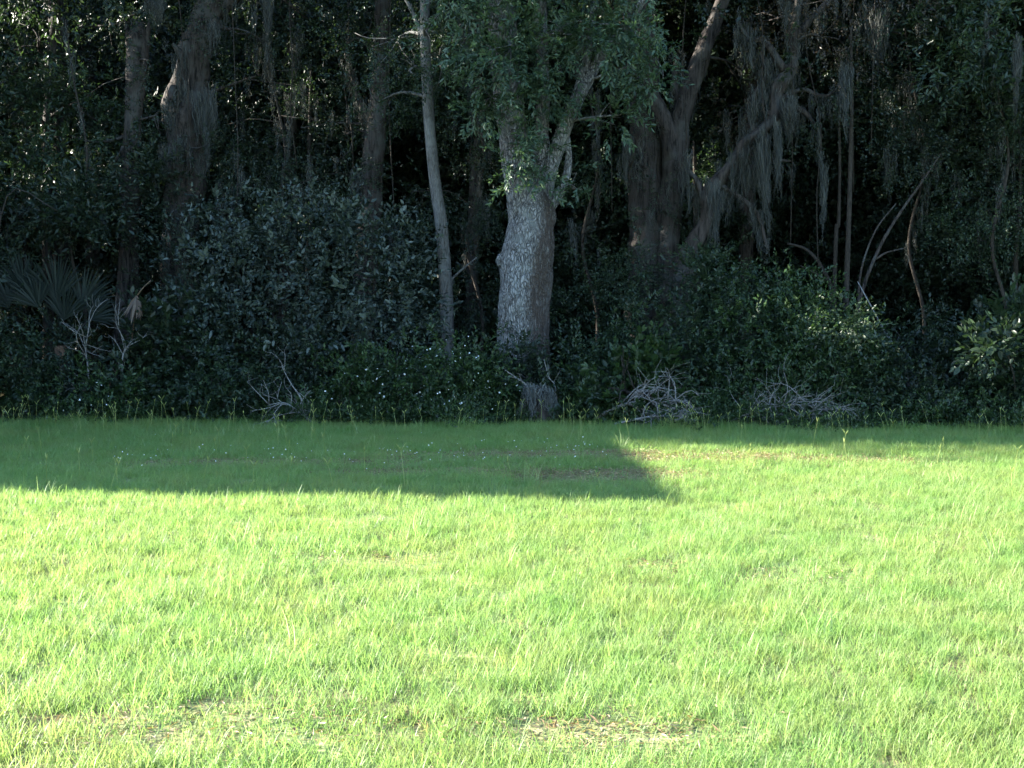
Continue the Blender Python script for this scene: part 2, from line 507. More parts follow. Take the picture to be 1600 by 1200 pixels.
# ------------------------------------------------------------------ geometry-nodes scatter (grass, far woods)
def gn_scatter(name, variants, pts, rot, scl, idx, mat):
    """variants: list of (V, faces, tone); one object whose points carry instances"""
    coll = bpy.data.collections.new(name + '_sources')
    for k, (V, Fc, T) in enumerate(variants):
        me = build_mesh('%s_source' % name, V, [Fc], mat, {'tone': ('FACE', T)})
        o = bpy.data.objects.new('%s_%02d' % (name, k), me)
        coll.objects.link(o)
    me = bpy.data.meshes.new(name)
    me.vertices.add(len(pts))
    me.vertices.foreach_set('co', np.ascontiguousarray(pts, np.float32).ravel())
    a = me.attributes.new('rot', 'FLOAT_VECTOR', 'POINT'); a.data.foreach_set('vector', np.ascontiguousarray(rot, np.float32).ravel())
    a = me.attributes.new('scl', 'FLOAT_VECTOR', 'POINT'); a.data.foreach_set('vector', np.ascontiguousarray(scl, np.float32).ravel())
    a = me.attributes.new('idx', 'INT', 'POINT'); a.data.foreach_set('value', np.ascontiguousarray(idx, np.int32))
    me.materials.append(mat)
    o = link(name, me)
    ng = bpy.data.node_groups.new(name + '_nodes', 'GeometryNodeTree')
    ng.interface.new_socket('Geometry', in_out='INPUT', socket_type='NodeSocketGeometry')
    ng.interface.new_socket('Geometry', in_out='OUTPUT', socket_type='NodeSocketGeometry')
    N = ng.nodes
    gi, go = N.new('NodeGroupInput'), N.new('NodeGroupOutput')
    ci = N.new('GeometryNodeCollectionInfo'); ci.inputs['Collection'].default_value = coll
    ci.inputs['Separate Children'].default_value = True; ci.inputs['Reset Children'].default_value = True
    ip = N.new('GeometryNodeInstanceOnPoints'); ip.inputs['Pick Instance'].default_value = True
    def named(nm, typ):
        n = N.new('GeometryNodeInputNamedAttribute'); n.data_type = typ; n.inputs['Name'].default_value = nm
        return n.outputs['Attribute']
    er = N.new('FunctionNodeEulerToRotation')
    L = ng.links
    L.new(gi.outputs[0], ip.inputs['Points']); L.new(ci.outputs[0], ip.inputs['Instance'])
    L.new(named('idx', 'INT'), ip.inputs['Instance Index'])
    L.new(named('rot', 'FLOAT_VECTOR'), er.inputs[0]); L.new(er.outputs[0], ip.inputs['Rotation'])
    L.new(named('scl', 'FLOAT_VECTOR'), ip.inputs['Scale'])
    L.new(ip.outputs[0], go.inputs[0])
    md = o.modifiers.new('scatter', 'NODES'); md.node_group = ng
    return o


def blade(h, w, lean, az, bend, segs=3):
    """a bent tapering grass blade from the origin"""
    s = np.linspace(0, 1, segs + 1)
    horiz = lean * s + bend * s ** 2
    x = h * horiz
    z = h * s * np.sqrt(np.maximum(0.15, 1 - (lean + bend * s) ** 2 * 0.6))
    ww = w * (1 - s ** 1.6) * 0.5 + 0.0003
    ca, sa = math.cos(az), math.sin(az)
    L_ = np.stack([x * ca - ww * sa, x * sa + ww * ca, z], 1)
    R_ = np.stack([x * ca + ww * sa, x * sa - ww * ca, z], 1)
    V = np.empty((2 * (segs + 1), 3)); V[0::2] = L_; V[1::2] = R_
    f = np.array([[2 * k, 2 * k + 1, 2 * k + 3, 2 * k + 2] for k in range(segs)])
    return V, f


def tuft(nb, rad, hmin, hmax, w, seed, dry=0.08, flat=0.0):
    r = np.random.default_rng(seed)
    Vs, Fs, Ts, n = [], [], [], 0
    for k in range(nb):
        h = r.uniform(hmin, hmax)
        V, f = blade(h, w * r.uniform(0.6, 1.25), r.uniform(0, 0.45) + flat * r.random(), r.uniform(0, 6.283), r.uniform(0.1, 0.8))
        a = r.uniform(0, 6.283); q = rad * math.sqrt(r.random())
        V = V + np.array((q * math.cos(a), q * math.sin(a), -0.01))
        Vs.append(V); Fs.append(f + n); n += len(V)
        t = 0.98 if r.random() < dry else np.clip(r.normal(0.45, 0.15), 0, .85)
        Ts.append(np.full(len(f), t))
    return np.concatenate(Vs), np.concatenate(Fs), np.concatenate(Ts)


def vnoise(x, y, f, seed):
    r = np.random.default_rng(seed)
    v = 0
    for k in range(7):
        a = r.uniform(0, 6.283); ff = f * r.uniform(0.6, 1.7)
        v = v + np.sin(ff * (x * math.cos(a) + y * math.sin(a)) + r.uniform(0, 6.28) + 1.3 * np.sin(0.6 * ff * (y * math.cos(a) - x * math.sin(a)) + r.uniform(0, 6.28)))
    return v / 7 * 1.6


# thin, bare brown patches of the lawn: centre in photo pixels, radii in metres, strength
PATCHES = [(300, 1155, .8, .28, .28), (560, 1155, .4, .16, .2), (950, 745, 1.0, .42, .95), (880, 714, 1.9, .34, .75), (1180, 720, 1.5, .40, .7),
           (440, 725, 1.6, .35, .6), (960, 1165, .45, .2, .6), (700, 740, 1.2, .25, .5), (1250, 905, .7, .3, .18), (470, 880, .8, .3, .15),
           (1290, 722, 1.2, .3, .5), (1030, 890, .25, .15, .6)]


def bare(x, y):
    v = np.zeros_like(x)
    for px, py, rx, ry, s in PATCHES:
        Y = CAM_H * F / (py - 500.0)
        X = PX(px, Y)
        q = ((x - X) / rx) ** 2 + ((y - Y) / ry) ** 2
        v = np.maximum(v, s * np.exp(-q ** 1.5))
    return v


def lawn_points(dens, y0, y1, seed, margin=5.0):
    r = np.random.default_rng(seed)
    hw = lambda y: y * 0.46 + margin
    A = (y1 - y0) * 2 * hw(y1)
    n = int(dens * A)
    y = r.uniform(y0, y1, n); x = r.uniform(-1, 1, n) * hw(y1)
    k = np.abs(x) < hw(y)
    k &= (np.abs(x) < y * 0.46 + 1.4) | (r.random(n) < .5)      # thinner beyond the sides of the picture
    return x[k], y[k], r


def lawn_edge(x):
    """where the mown lawn meets the undergrowth"""
    return 17.15 - 0.10 * x + 0.22 * np.sin(x * 1.1 + .5) + 0.17 * np.sin(x * 2.3) + 0.1 * np.sin(x * 4.7 + 1)


def make_grass():
    var = [tuft(40, 0.10, 0.045, 0.105, 0.0034, 300 + k, dry=.03) for k in range(7)]            # fine and short
    var += [tuft(24, 0.10, 0.06, 0.15, 0.0040, 320 + k, dry=0.05) for k in range(5)]    # longer, looser
    var += [tuft(20, 0.10, 0.02, 0.055, 0.006, 340 + k, dry=0.05, flat=0.5) for k in range(3)]   # low creeping
    var += [tuft(10, 0.08, 0.10, 0.24, 0.0060, 350 + k, dry=0.75) for k in range(2)]    # straw
    X, Yv, I, S = [], [], [], []
    for (dens, y0, y1, wmul, sd_) in ((210, 2.9, 7.5, .92, 1), (160, 7.5, 12.0, 1.0, 2), (125, 12.0, 19.4, 1.2, 3)):
        x, y, r = lawn_points(dens, y0, y1, sd_)
        b_ = bare(x, y)
        keep = (r.random(len(x)) > b_ * 0.93) & (y < lawn_edge(x) + 0.5)
        x, y = x[keep], y[keep]; b_ = b_[keep]
        nz = vnoise(x, y, 2.2, 9) + 0.6 * vnoise(x, y, 6, 10)
        u = r.random(len(x))
        i = r.integers(0, 7, len(x))
        longer = (u < np.clip(0.10 + 0.07 * nz, 0.03, 0.25))
        i = np.where(longer, r.integers(7, 12, len(x)), i)
        i = np.where((b_ > 0.12) & (r.random(len(x)) < 0.7), r.integers(12, 15, len(x)), i)
        i = np.where(r.random(len(x)) < 0.0025, r.integers(15, 17, len(x)), i)
        s = r.uniform(0.75, 1.15, len(x)) * (1 + 0.07 * np.clip(nz, -1, 1))
        edge = lawn_edge(x) - y
        rag = np.clip(1 - np.abs(edge - .05) / .6, 0, 1) * np.clip(vnoise(x, y, 3.5, 12) + .35, 0, 1.2)
        s = s * (1 + 1.1 * rag)
        X.append(x); Yv.append(y); I.append(i); S.append(np.stack([s * wmul, s * wmul, s], 1))
    x = np.concatenate(X); y = np.concatenate(Yv); i = np.concatenate(I); S = np.concatenate(S)
    r = np.random.default_rng(77)
    rot = np.stack([r.normal(0, .12, len(x)), r.normal(0, .12, len(x)), r.uniform(0, 6.283, len(x))], 1)
    o = gn_scatter('grass', var, np.stack([x, y, ground_z(x, y)], 1), rot, S, i, M['grass'])
    tag(o, 'long bright green lawn grass running up to the wood', kind='stuff')
    print('grass tufts', len(x))


make_grass()


def make_thatch():
    """dry brown bits on the bare patches"""
    g = Geo()
    r = np.random.default_rng(8)
    for px, py, rx, ry, s in PATCHES:
        Y = CAM_H * F / (py - 500.0); X0 = PX(px, Y)
        n = int(4200 * rx * ry * s * 3)
        x = X0 + rx * 0.75 * r.standard_normal(n); y = Y + ry * 0.75 * r.standard_normal(n)
        pos = np.stack([x, y, ground_z(x, y) + r.uniform(0.004, 0.035, n)], 1)
        D = r.standard_normal((n, 3)) * np.array((1, 1, 0.25))
        l4, f4 = leaf4(1, 0.16)
        scatter(g, [(l4, f4, np.array([.5, .5]))], pos, D, r.uniform(0.018, 0.06, n), tone_jit=0.25, r=r)
    tag(g.obj('dry_thatch', M['dry_grass']), 'dry brown thatch lying on the thin patches of the lawn', kind='stuff')


make_thatch()


def make_seed_stalks():
    """forked seed heads standing above the grass, most of them along the far edge of the lawn"""
    g = Geo()
    r = np.random.default_rng(18)
    spots = []
    for k in range(150):
        x = r.uniform(-9, 9); spots.append((x, lawn_edge(np.array(x)) - abs(r.normal(0.1, 0.8)), r.uniform(.2, .42)))
    for k in range(60):
        y = r.uniform(10, 17); spots.append((r.uniform(-.45, .45) * y, y, r.uniform(.18, .3)))
    for px, py, h in ((632, 770, .38), (1272, 700, .34), (1215, 690, .34), (205, 672, .42), (485, 690, .4), (985, 700, .3), (178, 668, .35), (1390, 690, .34)):
        Y = CAM_H * F / (py - 500.0); spots.append((PX(px, Y), Y, h))
    for x, y, h in spots:
        b0 = np.array((x, y, float(ground_z(x, y)) - 0.01))
        ln = r.normal(0, .16, 2)
        top = b0 + np.array((ln[0] * h, ln[1] * h, h))
        mid = (b0 + top) / 2 + np.array((ln[0], ln[1], 0)) * -0.03
        add_tube(g, smooth_path([b0, mid, top], 5), np.linspace(.0028, .0018, 5), 3, tone=r.uniform(.3, 1))
        a = r.uniform(0, 6.28)
        for sgn in (-1, 1):
            dd = np.array((math.cos(a) * sgn * .6, math.sin(a) * sgn * .6, .8)) * r.uniform(.05, .09)
            add_tube(g, smooth_path([top - (0, 0, .003), top + dd * .5 + (0, 0, .006), top + dd], 4), [.002, .004, .004, .001], 3, tone=r.uniform(.4, 1))
    tag(g.obj('seed_stalks', M['stalk']), 'forked grass seed stalks standing along the far edge of the lawn', kind='stuff')


make_seed_stalks()


def flower_geo(g, pts, size, r):
    for p in pts:
        up = unit(np.array((0, -0.6, 0.8)) + 0.4 * r.standard_normal(3))
        a = unit(np.cross(up, (1, .2, .1))); b_ = np.cross(up, a)
        n = 6
        s = size * r.uniform(.7, 1.25)
        V = [np.asarray(p) + up * s * .25]
        for k in range(n):
            t = 2 * math.pi * k / n
            V.append(np.asarray(p) + (a * math.cos(t) + b_ * math.sin(t)) * s)
        g.add(V, [[0, 1 + k, 1 + (k + 1) % n] for k in range(n)], r.random())


def make_lawn_flowers():
    g = Geo()
    r = np.random.default_rng(28)
    pts = []
    for k in range(130):
        px = r.uniform(150, 950); py = r.normal(722, 12)
        Y = CAM_H * F / (py - 500.0); x = PX(px, Y)
        pts.append((x, Y, float(ground_z(x, Y)) + r.uniform(.08, .14)))
    flower_geo(g, pts, .006, r)
    tag(g.obj('lawn_flowers', M['flower']), 'tiny white flowers dotted through the shaded strip of lawn', kind='stuff')


make_lawn_flowers()


# ------------------------------------------------------------------ builders for trees, shrubs, moss
def stem_path(spec, Y0, n=None, to_ground=True):
    """spec: [(px, py, width_px[, Y])] from the bottom up -> path, radii"""
    pts, w = [], []
    for s in spec:
        Y = s[3] if len(s) > 3 else Y0
        pts.append(P(s[0], s[1], Y)); w.append(s[2] * Y / F / 2)
    pts = np.array(pts); w = np.array(w)
    if to_ground:
        pts[0, 2] = float(ground_z(pts[0, 0], pts[0, 1])) - 0.06
    n = n or max(6, 4 * len(spec))
    sp = smooth_path(np.column_stack([pts, w]), n)
    return sp[:, :3], np.maximum(sp[:, 3], 0.004)


def crown_geo(blobs, spr, scale=(0.8, 1.2), r=rng, tight=0.30):
    """blobs [(px,py,Y,rx_px,rz_px,ry_m,n)] -> Geo of leaves, clump centres"""
    g = Geo(); cl = []
    for px, py, Y, rx, rz, ry, n in blobs:
        c = P(px, py, Y)
        rad = (rx * Y / F, ry, rz * Y / F)
        pos, out, cc = blob_points(c, rad, int(n), clumps=max(5, int(n / 26)), r=r, tight=tight)
        k = pos[:, 2] > ground_z(pos[:, 0], pos[:, 1]) + 0.1
        pos, out = pos[k], out[k]
        scatter(g, SPR[spr], pos, out, r.uniform(*scale, len(pos)), r=r)
        cl.append((c, cc, rad))
    return g, cl


def branches_to(g, cl, anchors, r, thick=0.03, per=6):
    """limbs from the nearest stem point to each foliage clump"""
    anchors = np.asarray(anchors)
    for c, cc, rad in cl:
        d_ = np.linalg.norm(anchors - c, axis=1) + 0.6 * np.maximum(0, anchors[:, 2] - c[2])
        a = anchors[np.argmin(d_)]
        m = (a + c) / 2 + 0.12 * r.standard_normal(3) * np.linalg.norm(c - a) * 0.5 + np.array((0, 0, 0.05))
        p = smooth_path([a, m, c], 7)
        add_tube(g, p, np.linspace(thick, thick * .45, 7), 5, seed=int(r.integers(1e6)), rough=.2)
        for q in cc[:per]:
            s = p[r.integers(3, 7)]
            mm = (s + q) / 2 + 0.1 * r.standard_normal(3) * np.linalg.norm(q - s)
            add_tube(g, smooth_path([s, mm, q], 5), np.linspace(thick * .4, thick * .12, 5), 4, seed=int(r.integers(1e6)))


def tree(label, Y, trunk, limbs=(), blobs=(), spr='fine', leaf='dark_leaf', bark='dark_bark', sides=14, name='tree', cat='tree',
         group=None, furrow=.05, rough=.12, flare=.5, seed=1, limb_name='limb', bthick=.035, moss=0, vines=(), scale=(.8, 1.2), n_rings=None):
    r = np.random.default_rng(seed)
    path, rad = stem_path(trunk, Y, n_rings or 6 * len(trunk))
    base = np.array((path[0, 0], path[0, 1], float(ground_z(path[0, 0], path[0, 1]))))
    t = thing(name, label, cat, base, group)
    g = Geo(); add_tube(g, path, rad, sides, rough=rough, furrow=furrow, flare=flare, seed=seed)
    tr = g.obj('trunk', M[bark], t, base, smooth=True)
    anchors = [path]
    for k, ls in enumerate(limbs):
        p, w = stem_path(ls, Y, 6 * len(ls), to_ground=False)
        g = Geo(); add_tube(g, p, w, max(7, sides // 2), rough=rough, furrow=furrow, seed=seed + 7 * k + 3)
        g.obj(limb_name, M[bark], t, base, smooth=True)
        anchors.append(p)
    if blobs:
        cg, cl = crown_geo([(*b_[:6], b_[6] * (1.25 if spr == 'oak' else 1.6)) for b_ in blobs], spr, scale, r)
        for one in cl:
            bg_ = Geo(); branches_to(bg_, [one], np.concatenate(anchors), r, bthick)
            bg_.obj('branch', M[bark], t, base, smooth=True)
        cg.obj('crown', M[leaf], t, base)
    if moss:
        al = np.concatenate(anchors)
        mg = Geo()
        src = al[al[:, 2] > 3.0]
        if blobs:
            src = np.concatenate([src] + [cc for _, cc, _ in cl])
            src = src[src[:, 2] > 2.6]
        for k in range(moss):
            q = src[r.integers(len(src))] + r.normal(0, .08, 3)
            moss_strands(mg, q, r.uniform(.25, .9), r.uniform(.03, .09), int(r.integers(10, 24)), r)
        tag(mg.obj('moss_veil', M['moss'], t, base), kind='stuff')
    if vines:
        add_vines(t, base, vines, seed + 900)
    return t, path, tr


def add_vines(t, base, spots, seed, mat='stem'):
    """thin vines dropping from the crown into the shrubs"""
    r = np.random.default_rng(seed)
    for px, py0, py1, Y in spots:
        a = P(px, py0, Y); b_ = P(px + r.normal(0, 14), py1, Y + r.normal(0, .2))
        pts = [a]
        for f in (.25, .5, .75):
            pts.append(a * (1 - f) + b_ * f + r.normal(0, .07, 3))
        pts.append(b_)
        g = Geo(); add_tube(g, smooth_path(pts, 16), r.uniform(.006, .013) * np.ones(16), 4, seed=seed)
        g.obj('vine', M[mat], t, base, smooth=True)


def moss_strands(g, top, length, rad, n, r, width=.0085, sway=(0, 0)):
    """a hank of hanging grey strands that narrows to a tail"""
    top = np.asarray(top, float)
    seg = 8
    n = int(n * 1.25)
    s = np.linspace(0, 1, seg + 1)
    a = r.uniform(0, 6.283, n); q = rad * np.sqrt(r.random(n))
    L = length * (0.35 + 0.65 * r.random(n) ** 0.8) * (1 - 0.55 * q / max(rad, 1e-6))
    ox = np.cos(a) * q; oy = np.sin(a) * q
    ph = r.uniform(0, 6.283, (n, 2)); am = r.uniform(.01, .05, n); fr = r.uniform(4, 13, (n, 1))
    taper = 1 - 0.65 * s
    X = top[0] + ox[:, None] * taper + am[:, None] * np.sin(fr * s + ph[:, :1]) * (.4 + .6 * s) + sway[0] * s ** 2 * L[:, None]
    Y = top[1] + oy[:, None] * taper + am[:, None] * np.sin(fr * s * .8 + ph[:, 1:]) + sway[1] * s ** 2 * L[:, None]
    Z = top[2] + np.clip(0.09 * r.standard_normal((n, 1)) - .16 * length * r.random((n, 1)), -9, .06) - L[:, None] * s
    w = width * r.uniform(.5, 1.4, (n, 1)) * (1 - 0.8 * s ** 2) * 0.5
    wd = r.uniform(0, 6.283, (n, 1)) + 1.8 * s
    Lf = np.stack([X - w * np.cos(wd), Y - w * np.sin(wd), Z], -1); Rt = np.stack([X + w * np.cos(wd), Y + w * np.sin(wd), Z], -1)
    V = np.stack([Lf, Rt], 2).reshape(n, -1, 3)
    f1 = np.array([[2 * k, 2 * k + 1, 2 * k + 3, 2 * k + 2] for k in range(seg)])
    FF = (f1[None] + (np.arange(n) * V.shape[1])[:, None, None]).reshape(-1, 4)
    g.add(V.reshape(-1, 3), FF, np.repeat(np.clip(r.normal(.5, .22, n), 0, 1), seg))


def moss_clump(label, px, py0, py1, wpx, Y, seed, n=110, sway=(0, 0), tails=3):
    """one countable hank of Spanish moss"""
    r = np.random.default_rng(seed)
    top = P(px, py0, Y); bot = P(px, py1, Y)
    L = top[2] - bot[2]; rad = wpx * Y / F / 2
    g = Geo()
    moss_strands(g, (0, 0, 0), L, rad * .75, n, r, sway=sway)
    for k in range(tails):
        moss_strands(g, (r.normal(0, rad * .5), r.normal(0, rad * .4), r.uniform(-.15, .1) * L), L * r.uniform(.4, .85), rad * .45, n // 3, r, sway=sway)
    o = g.obj('hanging_moss', M['moss'])
    o.location = tuple(top)
    tag(o, label, 'moss', 'hanks of grey moss hanging from the trees')
    return o


SHRUB_FILL = {'silver_leaf': 1.35}


def shrub(label, px, Y, blobs, spr='weed', leaf='mid_leaf', name='shrub', cat='shrub', group='shrubs along the edge of the wood', seed=1, nst=7,
          scale=(.8, 1.2), flowers=0, bark='stem', fsize=.016):
    r = np.random.default_rng(seed)
    bx = PX(px, Y)
    base = np.array((bx, Y, float(ground_z(bx, Y))))
    t = thing(name, label, cat, base, group)
    cg, cl = crown_geo([(*b_[:6], b_[6] * SHRUB_FILL.get(leaf, 1.8)) for b_ in blobs], spr, (scale[0] * 1.15, scale[1] * 1.2), r, tight=.52 if leaf == 'silver_leaf' else .40)
    allc = np.concatenate([cc for _, cc, _ in cl])
    for k in range(nst):
        q = allc[r.integers(len(allc))]
        b0 = base + np.array((r.normal(0, .12), r.normal(0, .1), -.05))
        m = (b0 + q) / 2 + np.array((r.normal(0, .1), r.normal(0, .1), .1))
        sg = Geo()
        add_tube(sg, smooth_path([b0, m, q], 7), np.linspace(.018, .005, 7), 5, seed=int(r.integers(1e6)))
        sg.obj('stem', M[bark], t, base, smooth=True)
    cg.obj('foliage', M[leaf], t, base)
    if flowers:
        fg = Geo()
        pts = []
        for c, cc, rad in cl:
            u = unit(r.standard_normal((flowers, 3)) + np.array((0, -1.1, .35)))
            pts.append(c + u * np.array(rad) * r.uniform(1.0, 1.3, (flowers, 1)))
        flower_geo(fg, np.concatenate(pts), fsize, r)
        tag(fg.obj('flowers', M['flower'], t, base), kind='stuff')
    return t


def bough(label, base_pt, dirs, seed, name='fallen_branch', cat='branch', group=None, mat='dead_wood', sub=9, thick=.035, lift=True, up=0.35, tw=(.35, .9), arch=.05):
    """a dead branch lying or standing: main stem given as world points, side twigs forking twice"""
    r = np.random.default_rng(seed)
    pts = np.array(dirs, float)
    base = np.asarray(base_pt, float)
    t = thing(name, label, cat, base, group)
    p = smooth_path(pts, 12)
    g = Geo(); add_tube(g, p, np.linspace(thick, thick * .3, 12), 7, seed=seed, rough=.25)
    g.obj('main_stem', M[mat], t, base, smooth=True)
    g = Geo()
    main = unit(p[-1] - p[0])
    for k in range(sub):
        s = p[r.integers(2, 12)]
        d1 = unit(main * .7 + .75 * r.standard_normal(3) + np.array((0, -.15, up)))
        l = r.uniform(*tw)
        e = s + d1 * l
        e[2] = max(e[2], float(ground_z(e[0], e[1])) + .01)
        mid = (s + e) / 2 + .09 * l * r.standard_normal(3) + np.array((0, 0, arch * l))
        q = smooth_path([s, mid, e], 6)
        add_tube(g, q, np.linspace(thick * .4, thick * .14, 6), 4, seed=int(r.integers(1e6)))
        for j in range(3):
            s2 = q[r.integers(2, 6)]
            d2 = unit(d1 + .8 * r.standard_normal(3) + np.array((0, 0, up * .6)))
            e2 = s2 + d2 * l * r.uniform(.3, .6)
            e2[2] = max(e2[2], float(ground_z(e2[0], e2[1])) + .01)
            add_tube(g, smooth_path([s2, (s2 + e2) / 2 + .05 * l * r.standard_normal(3), e2], 4), np.linspace(thick * .18, thick * .07, 4), 3, seed=int(r.integers(1e6)))
    tag(g.obj('twigs', M[mat], t, base, smooth=True), kind='stuff')
    return t

# ------------------------------------------------------------------ the shed outside the frame whose shadow falls over the lawn
def box(g, lo, hi, tone=.5):
    x0, y0, z0 = lo; x1, y1, z1 = hi
    V = [(x0, y0, z0), (x1, y0, z0), (x1, y1, z0), (x0, y1, z0), (x0, y0, z1), (x1, y0, z1), (x1, y1, z1), (x0, y1, z1)]
    g.add(V, [[0, 3, 2, 1], [4, 5, 6, 7], [0, 1, 5, 4], [1, 2, 6, 5], [2, 3, 7, 6], [3, 0, 4, 7]], tone)


def make_shed():
    m, nt, b, out = new_mat('painted_boards'); b.inputs['Base Color'].default_value = (.55, .53, .48, 1); b.inputs['Roughness'].default_value = .7
    m2, nt, b, out = new_mat('roof_metal'); b.inputs['Base Color'].default_value = (.3, .31, .32, 1); b.inputs['Roughness'].default_value = .5; b.inputs['Metallic'].default_value = .6
    m3, nt, b, out = new_mat('door_paint'); b.inputs['Base Color'].default_value = (.2, .22, .2, 1)
    x0, x1, y0, y1 = -14.6, -10.75, 11.85, 17.7
    base = np.array((x0, y0, 0.0))
    t = thing('shed', 'pale boarded shed with a lean-to metal roof left of the lawn', 'shed', base)
    g = Geo(); box(g, (x0 + .05, y0 + .05, -.1), (x1 - .05, y1 - .05, 3.1)); g.obj('wall', m, t, base)
    g = Geo()
    for yy in (y0 + .05, y1 - .05):
        g.add([(x0 + .05, yy - .04, 3.1), (x1 - .05, yy - .04, 3.1), (x1 - .05, yy - .04, 4.02), (x0 + .05, yy + .04, 3.1), (x1 - .05, yy + .04, 3.1), (x1 - .05, yy + .04, 4.02)],
              [[0, 1, 2], [3, 5, 4]])
    box(g, (x1 - .13, y0 + .05, 3.1), (x1 - .05, y1 - .05, 4.02))
    g.obj('gable', m, t, base)
    g = Geo()
    za, zb = 3.06, 4.1
    g.add([(x0 - .3, y0 - .1, za), (x1 + .25, y0 - .1, zb), (x1 + .25, y1 + .1, zb), (x0 - .3, y1 + .1, za),
           (x0 - .3, y0 - .1, za + .1), (x1 + .25, y0 - .1, zb + .1), (x1 + .25, y1 + .1, zb + .1), (x0 - .3, y1 + .1, za + .1)],
          [[0, 3, 2, 1], [4, 5, 6, 7], [0, 1, 5, 4], [1, 2, 6, 5], [2, 3, 7, 6], [3, 0, 4, 7]])
    g.obj('roof', m2, t, base)
    g = Geo(); box(g, (x1 - .05, 14.1, 0), (x1 - .01, 15.2, 2.1)); g.obj('door', m3, t, base)


make_shed()

# ------------------------------------------------------------------ the trees
# the big grey oak in the middle
def main_oak():
    Y = 19.0
    trunk = [(824, 655, 96), (822, 600, 84), (819, 540, 80), (819, 480, 79), (822, 420, 79), (830, 360, 72), (833, 325, 64), (832, 296, 40)]
    limbs = [[(822, 350, 50), (812, 280, 48), (802, 210, 46), (793, 140, 44), (786, 60, 44), (780, -60, 40), (770, -220, 32, 18.8)],
             [(828, 340, 34), (838, 275, 26), (846, 215, 22), (848, 150, 22), (846, 80, 20), (842, -60, 20, 18.9)],
             [(842, 335, 36), (856, 275, 26), (872, 228, 23), (890, 180, 22), (912, 135, 20), (938, 92, 17), (985, 30, 14, 18.7), (1040, -60, 12, 18.5)],
             [(842, 345, 26), (864, 316, 18), (880, 290, 14), (888, 255, 11), (886, 215, 9)],
             [(874, 230, 18), (888, 190, 16), (902, 145, 15), (913, 110, 13), (925, 40, 11), (930, -60, 9)]]
    blobs = [(740, 30, 18.5, 70, 55, .5, 55), (800, 70, 18.4, 75, 75, .5, 110), (880, 50, 18.4, 85, 80, .6, 125), (980, 40, 18.2, 90, 60, .6, 110),
             (1035, 110, 18.1, 45, 50, .4, 62), (760, 150, 18.6, 35, 45, .3, 34), (805, 200, 18.5, 40, 60, .3, 36), (800, 270, 18.6, 26, 45, .25, 20),
             (850, 250, 18.65, 30, 60, .25, 26), (840, 130, 18.6, 55, 50, .35, 44), (965, 180, 18.4, 35, 30, .3, 20), (900, 295, 18.7, 20, 30, .25, 7),
             (1000, -40, 18.2, 140, 50, .9, 120), (830, -70, 18.6, 200, 60, 1.3, 200), (700, -50, 18.6, 110, 60, .9, 100),
             (850, -190, 19, 300, 90, 2.2, 330)]
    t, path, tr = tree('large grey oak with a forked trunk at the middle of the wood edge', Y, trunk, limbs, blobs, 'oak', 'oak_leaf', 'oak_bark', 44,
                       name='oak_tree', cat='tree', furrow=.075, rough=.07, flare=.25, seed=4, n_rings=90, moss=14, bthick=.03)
    # darker reddish brown strip down the right side of the trunk
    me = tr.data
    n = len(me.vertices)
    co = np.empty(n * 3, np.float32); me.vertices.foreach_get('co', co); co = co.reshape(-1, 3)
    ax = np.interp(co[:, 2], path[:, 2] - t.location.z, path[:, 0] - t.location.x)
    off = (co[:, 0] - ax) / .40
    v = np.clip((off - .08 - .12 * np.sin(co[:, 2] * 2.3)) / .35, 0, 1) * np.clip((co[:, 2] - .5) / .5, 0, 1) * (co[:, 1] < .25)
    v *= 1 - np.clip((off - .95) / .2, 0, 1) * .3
    a = me.attributes.new('bare', 'FLOAT', 'POINT'); a.data.foreach_set('value', v.astype(np.float32))  # attribute only weights the brown strip colour per vertex
    # a knot on the left flank
    g = Geo()
    c = P(784, 408, 18.95)
    u = np.linspace(0, math.pi, 7); w = np.linspace(0, 2 * math.pi, 10, endpoint=False)
    V = np.array([(.10 * math.sin(a_) * math.cos(b_), .10 * math.sin(a_) * math.sin(b_), .13 * math.cos(a_)) for a_ in u for b_ in w]) + c + rng.normal(0, .006, (70, 3))
    f = [[i * 10 + j, i * 10 + (j + 1) % 10, (i + 1) * 10 + (j + 1) % 10, (i + 1) * 10 + j] for i in range(6) for j in range(10)]
    g.add(V, f); g.obj('knot', M['oak_bark'], t, t.location, smooth=True)


main_oak()

WOOD = 'trees standing at the edge of the wood'
tree('slender pale trunk rising just left of the big oak', 19.9,
     [(699, 640, 22), (699, 560, 20), (698, 480, 21), (694, 410, 20), (689, 345, 19), (679, 275, 18), (671, 200, 17), (667, 120, 17), (664, 30, 15), (660, -80, 13), (655, -180, 10)],
     [[(700, 445, 5), (712, 430, 4), (745, 402, 2)], [(662, 60, 7), (640, 10, 6), (600, -60, 5)], [(664, 20, 7), (690, -50, 5), (720, -110, 4)]],
     [(668, 40, 19.5, 34, 70, .25, 42), (640, 110, 19.6, 28, 40, .25, 18), (620, 60, 20.2, 85, 90, .7, 110), (690, 100, 20.5, 60, 90, .6, 70), (590, 160, 20.8, 60, 60, .5, 50), (660, -90, 20.2, 170, 70, 1.4, 150)],
     'fine', 'mid_leaf', 'pale_bark', 16, seed=21, flare=.2, rough=.08, furrow=.04, group=WOOD)

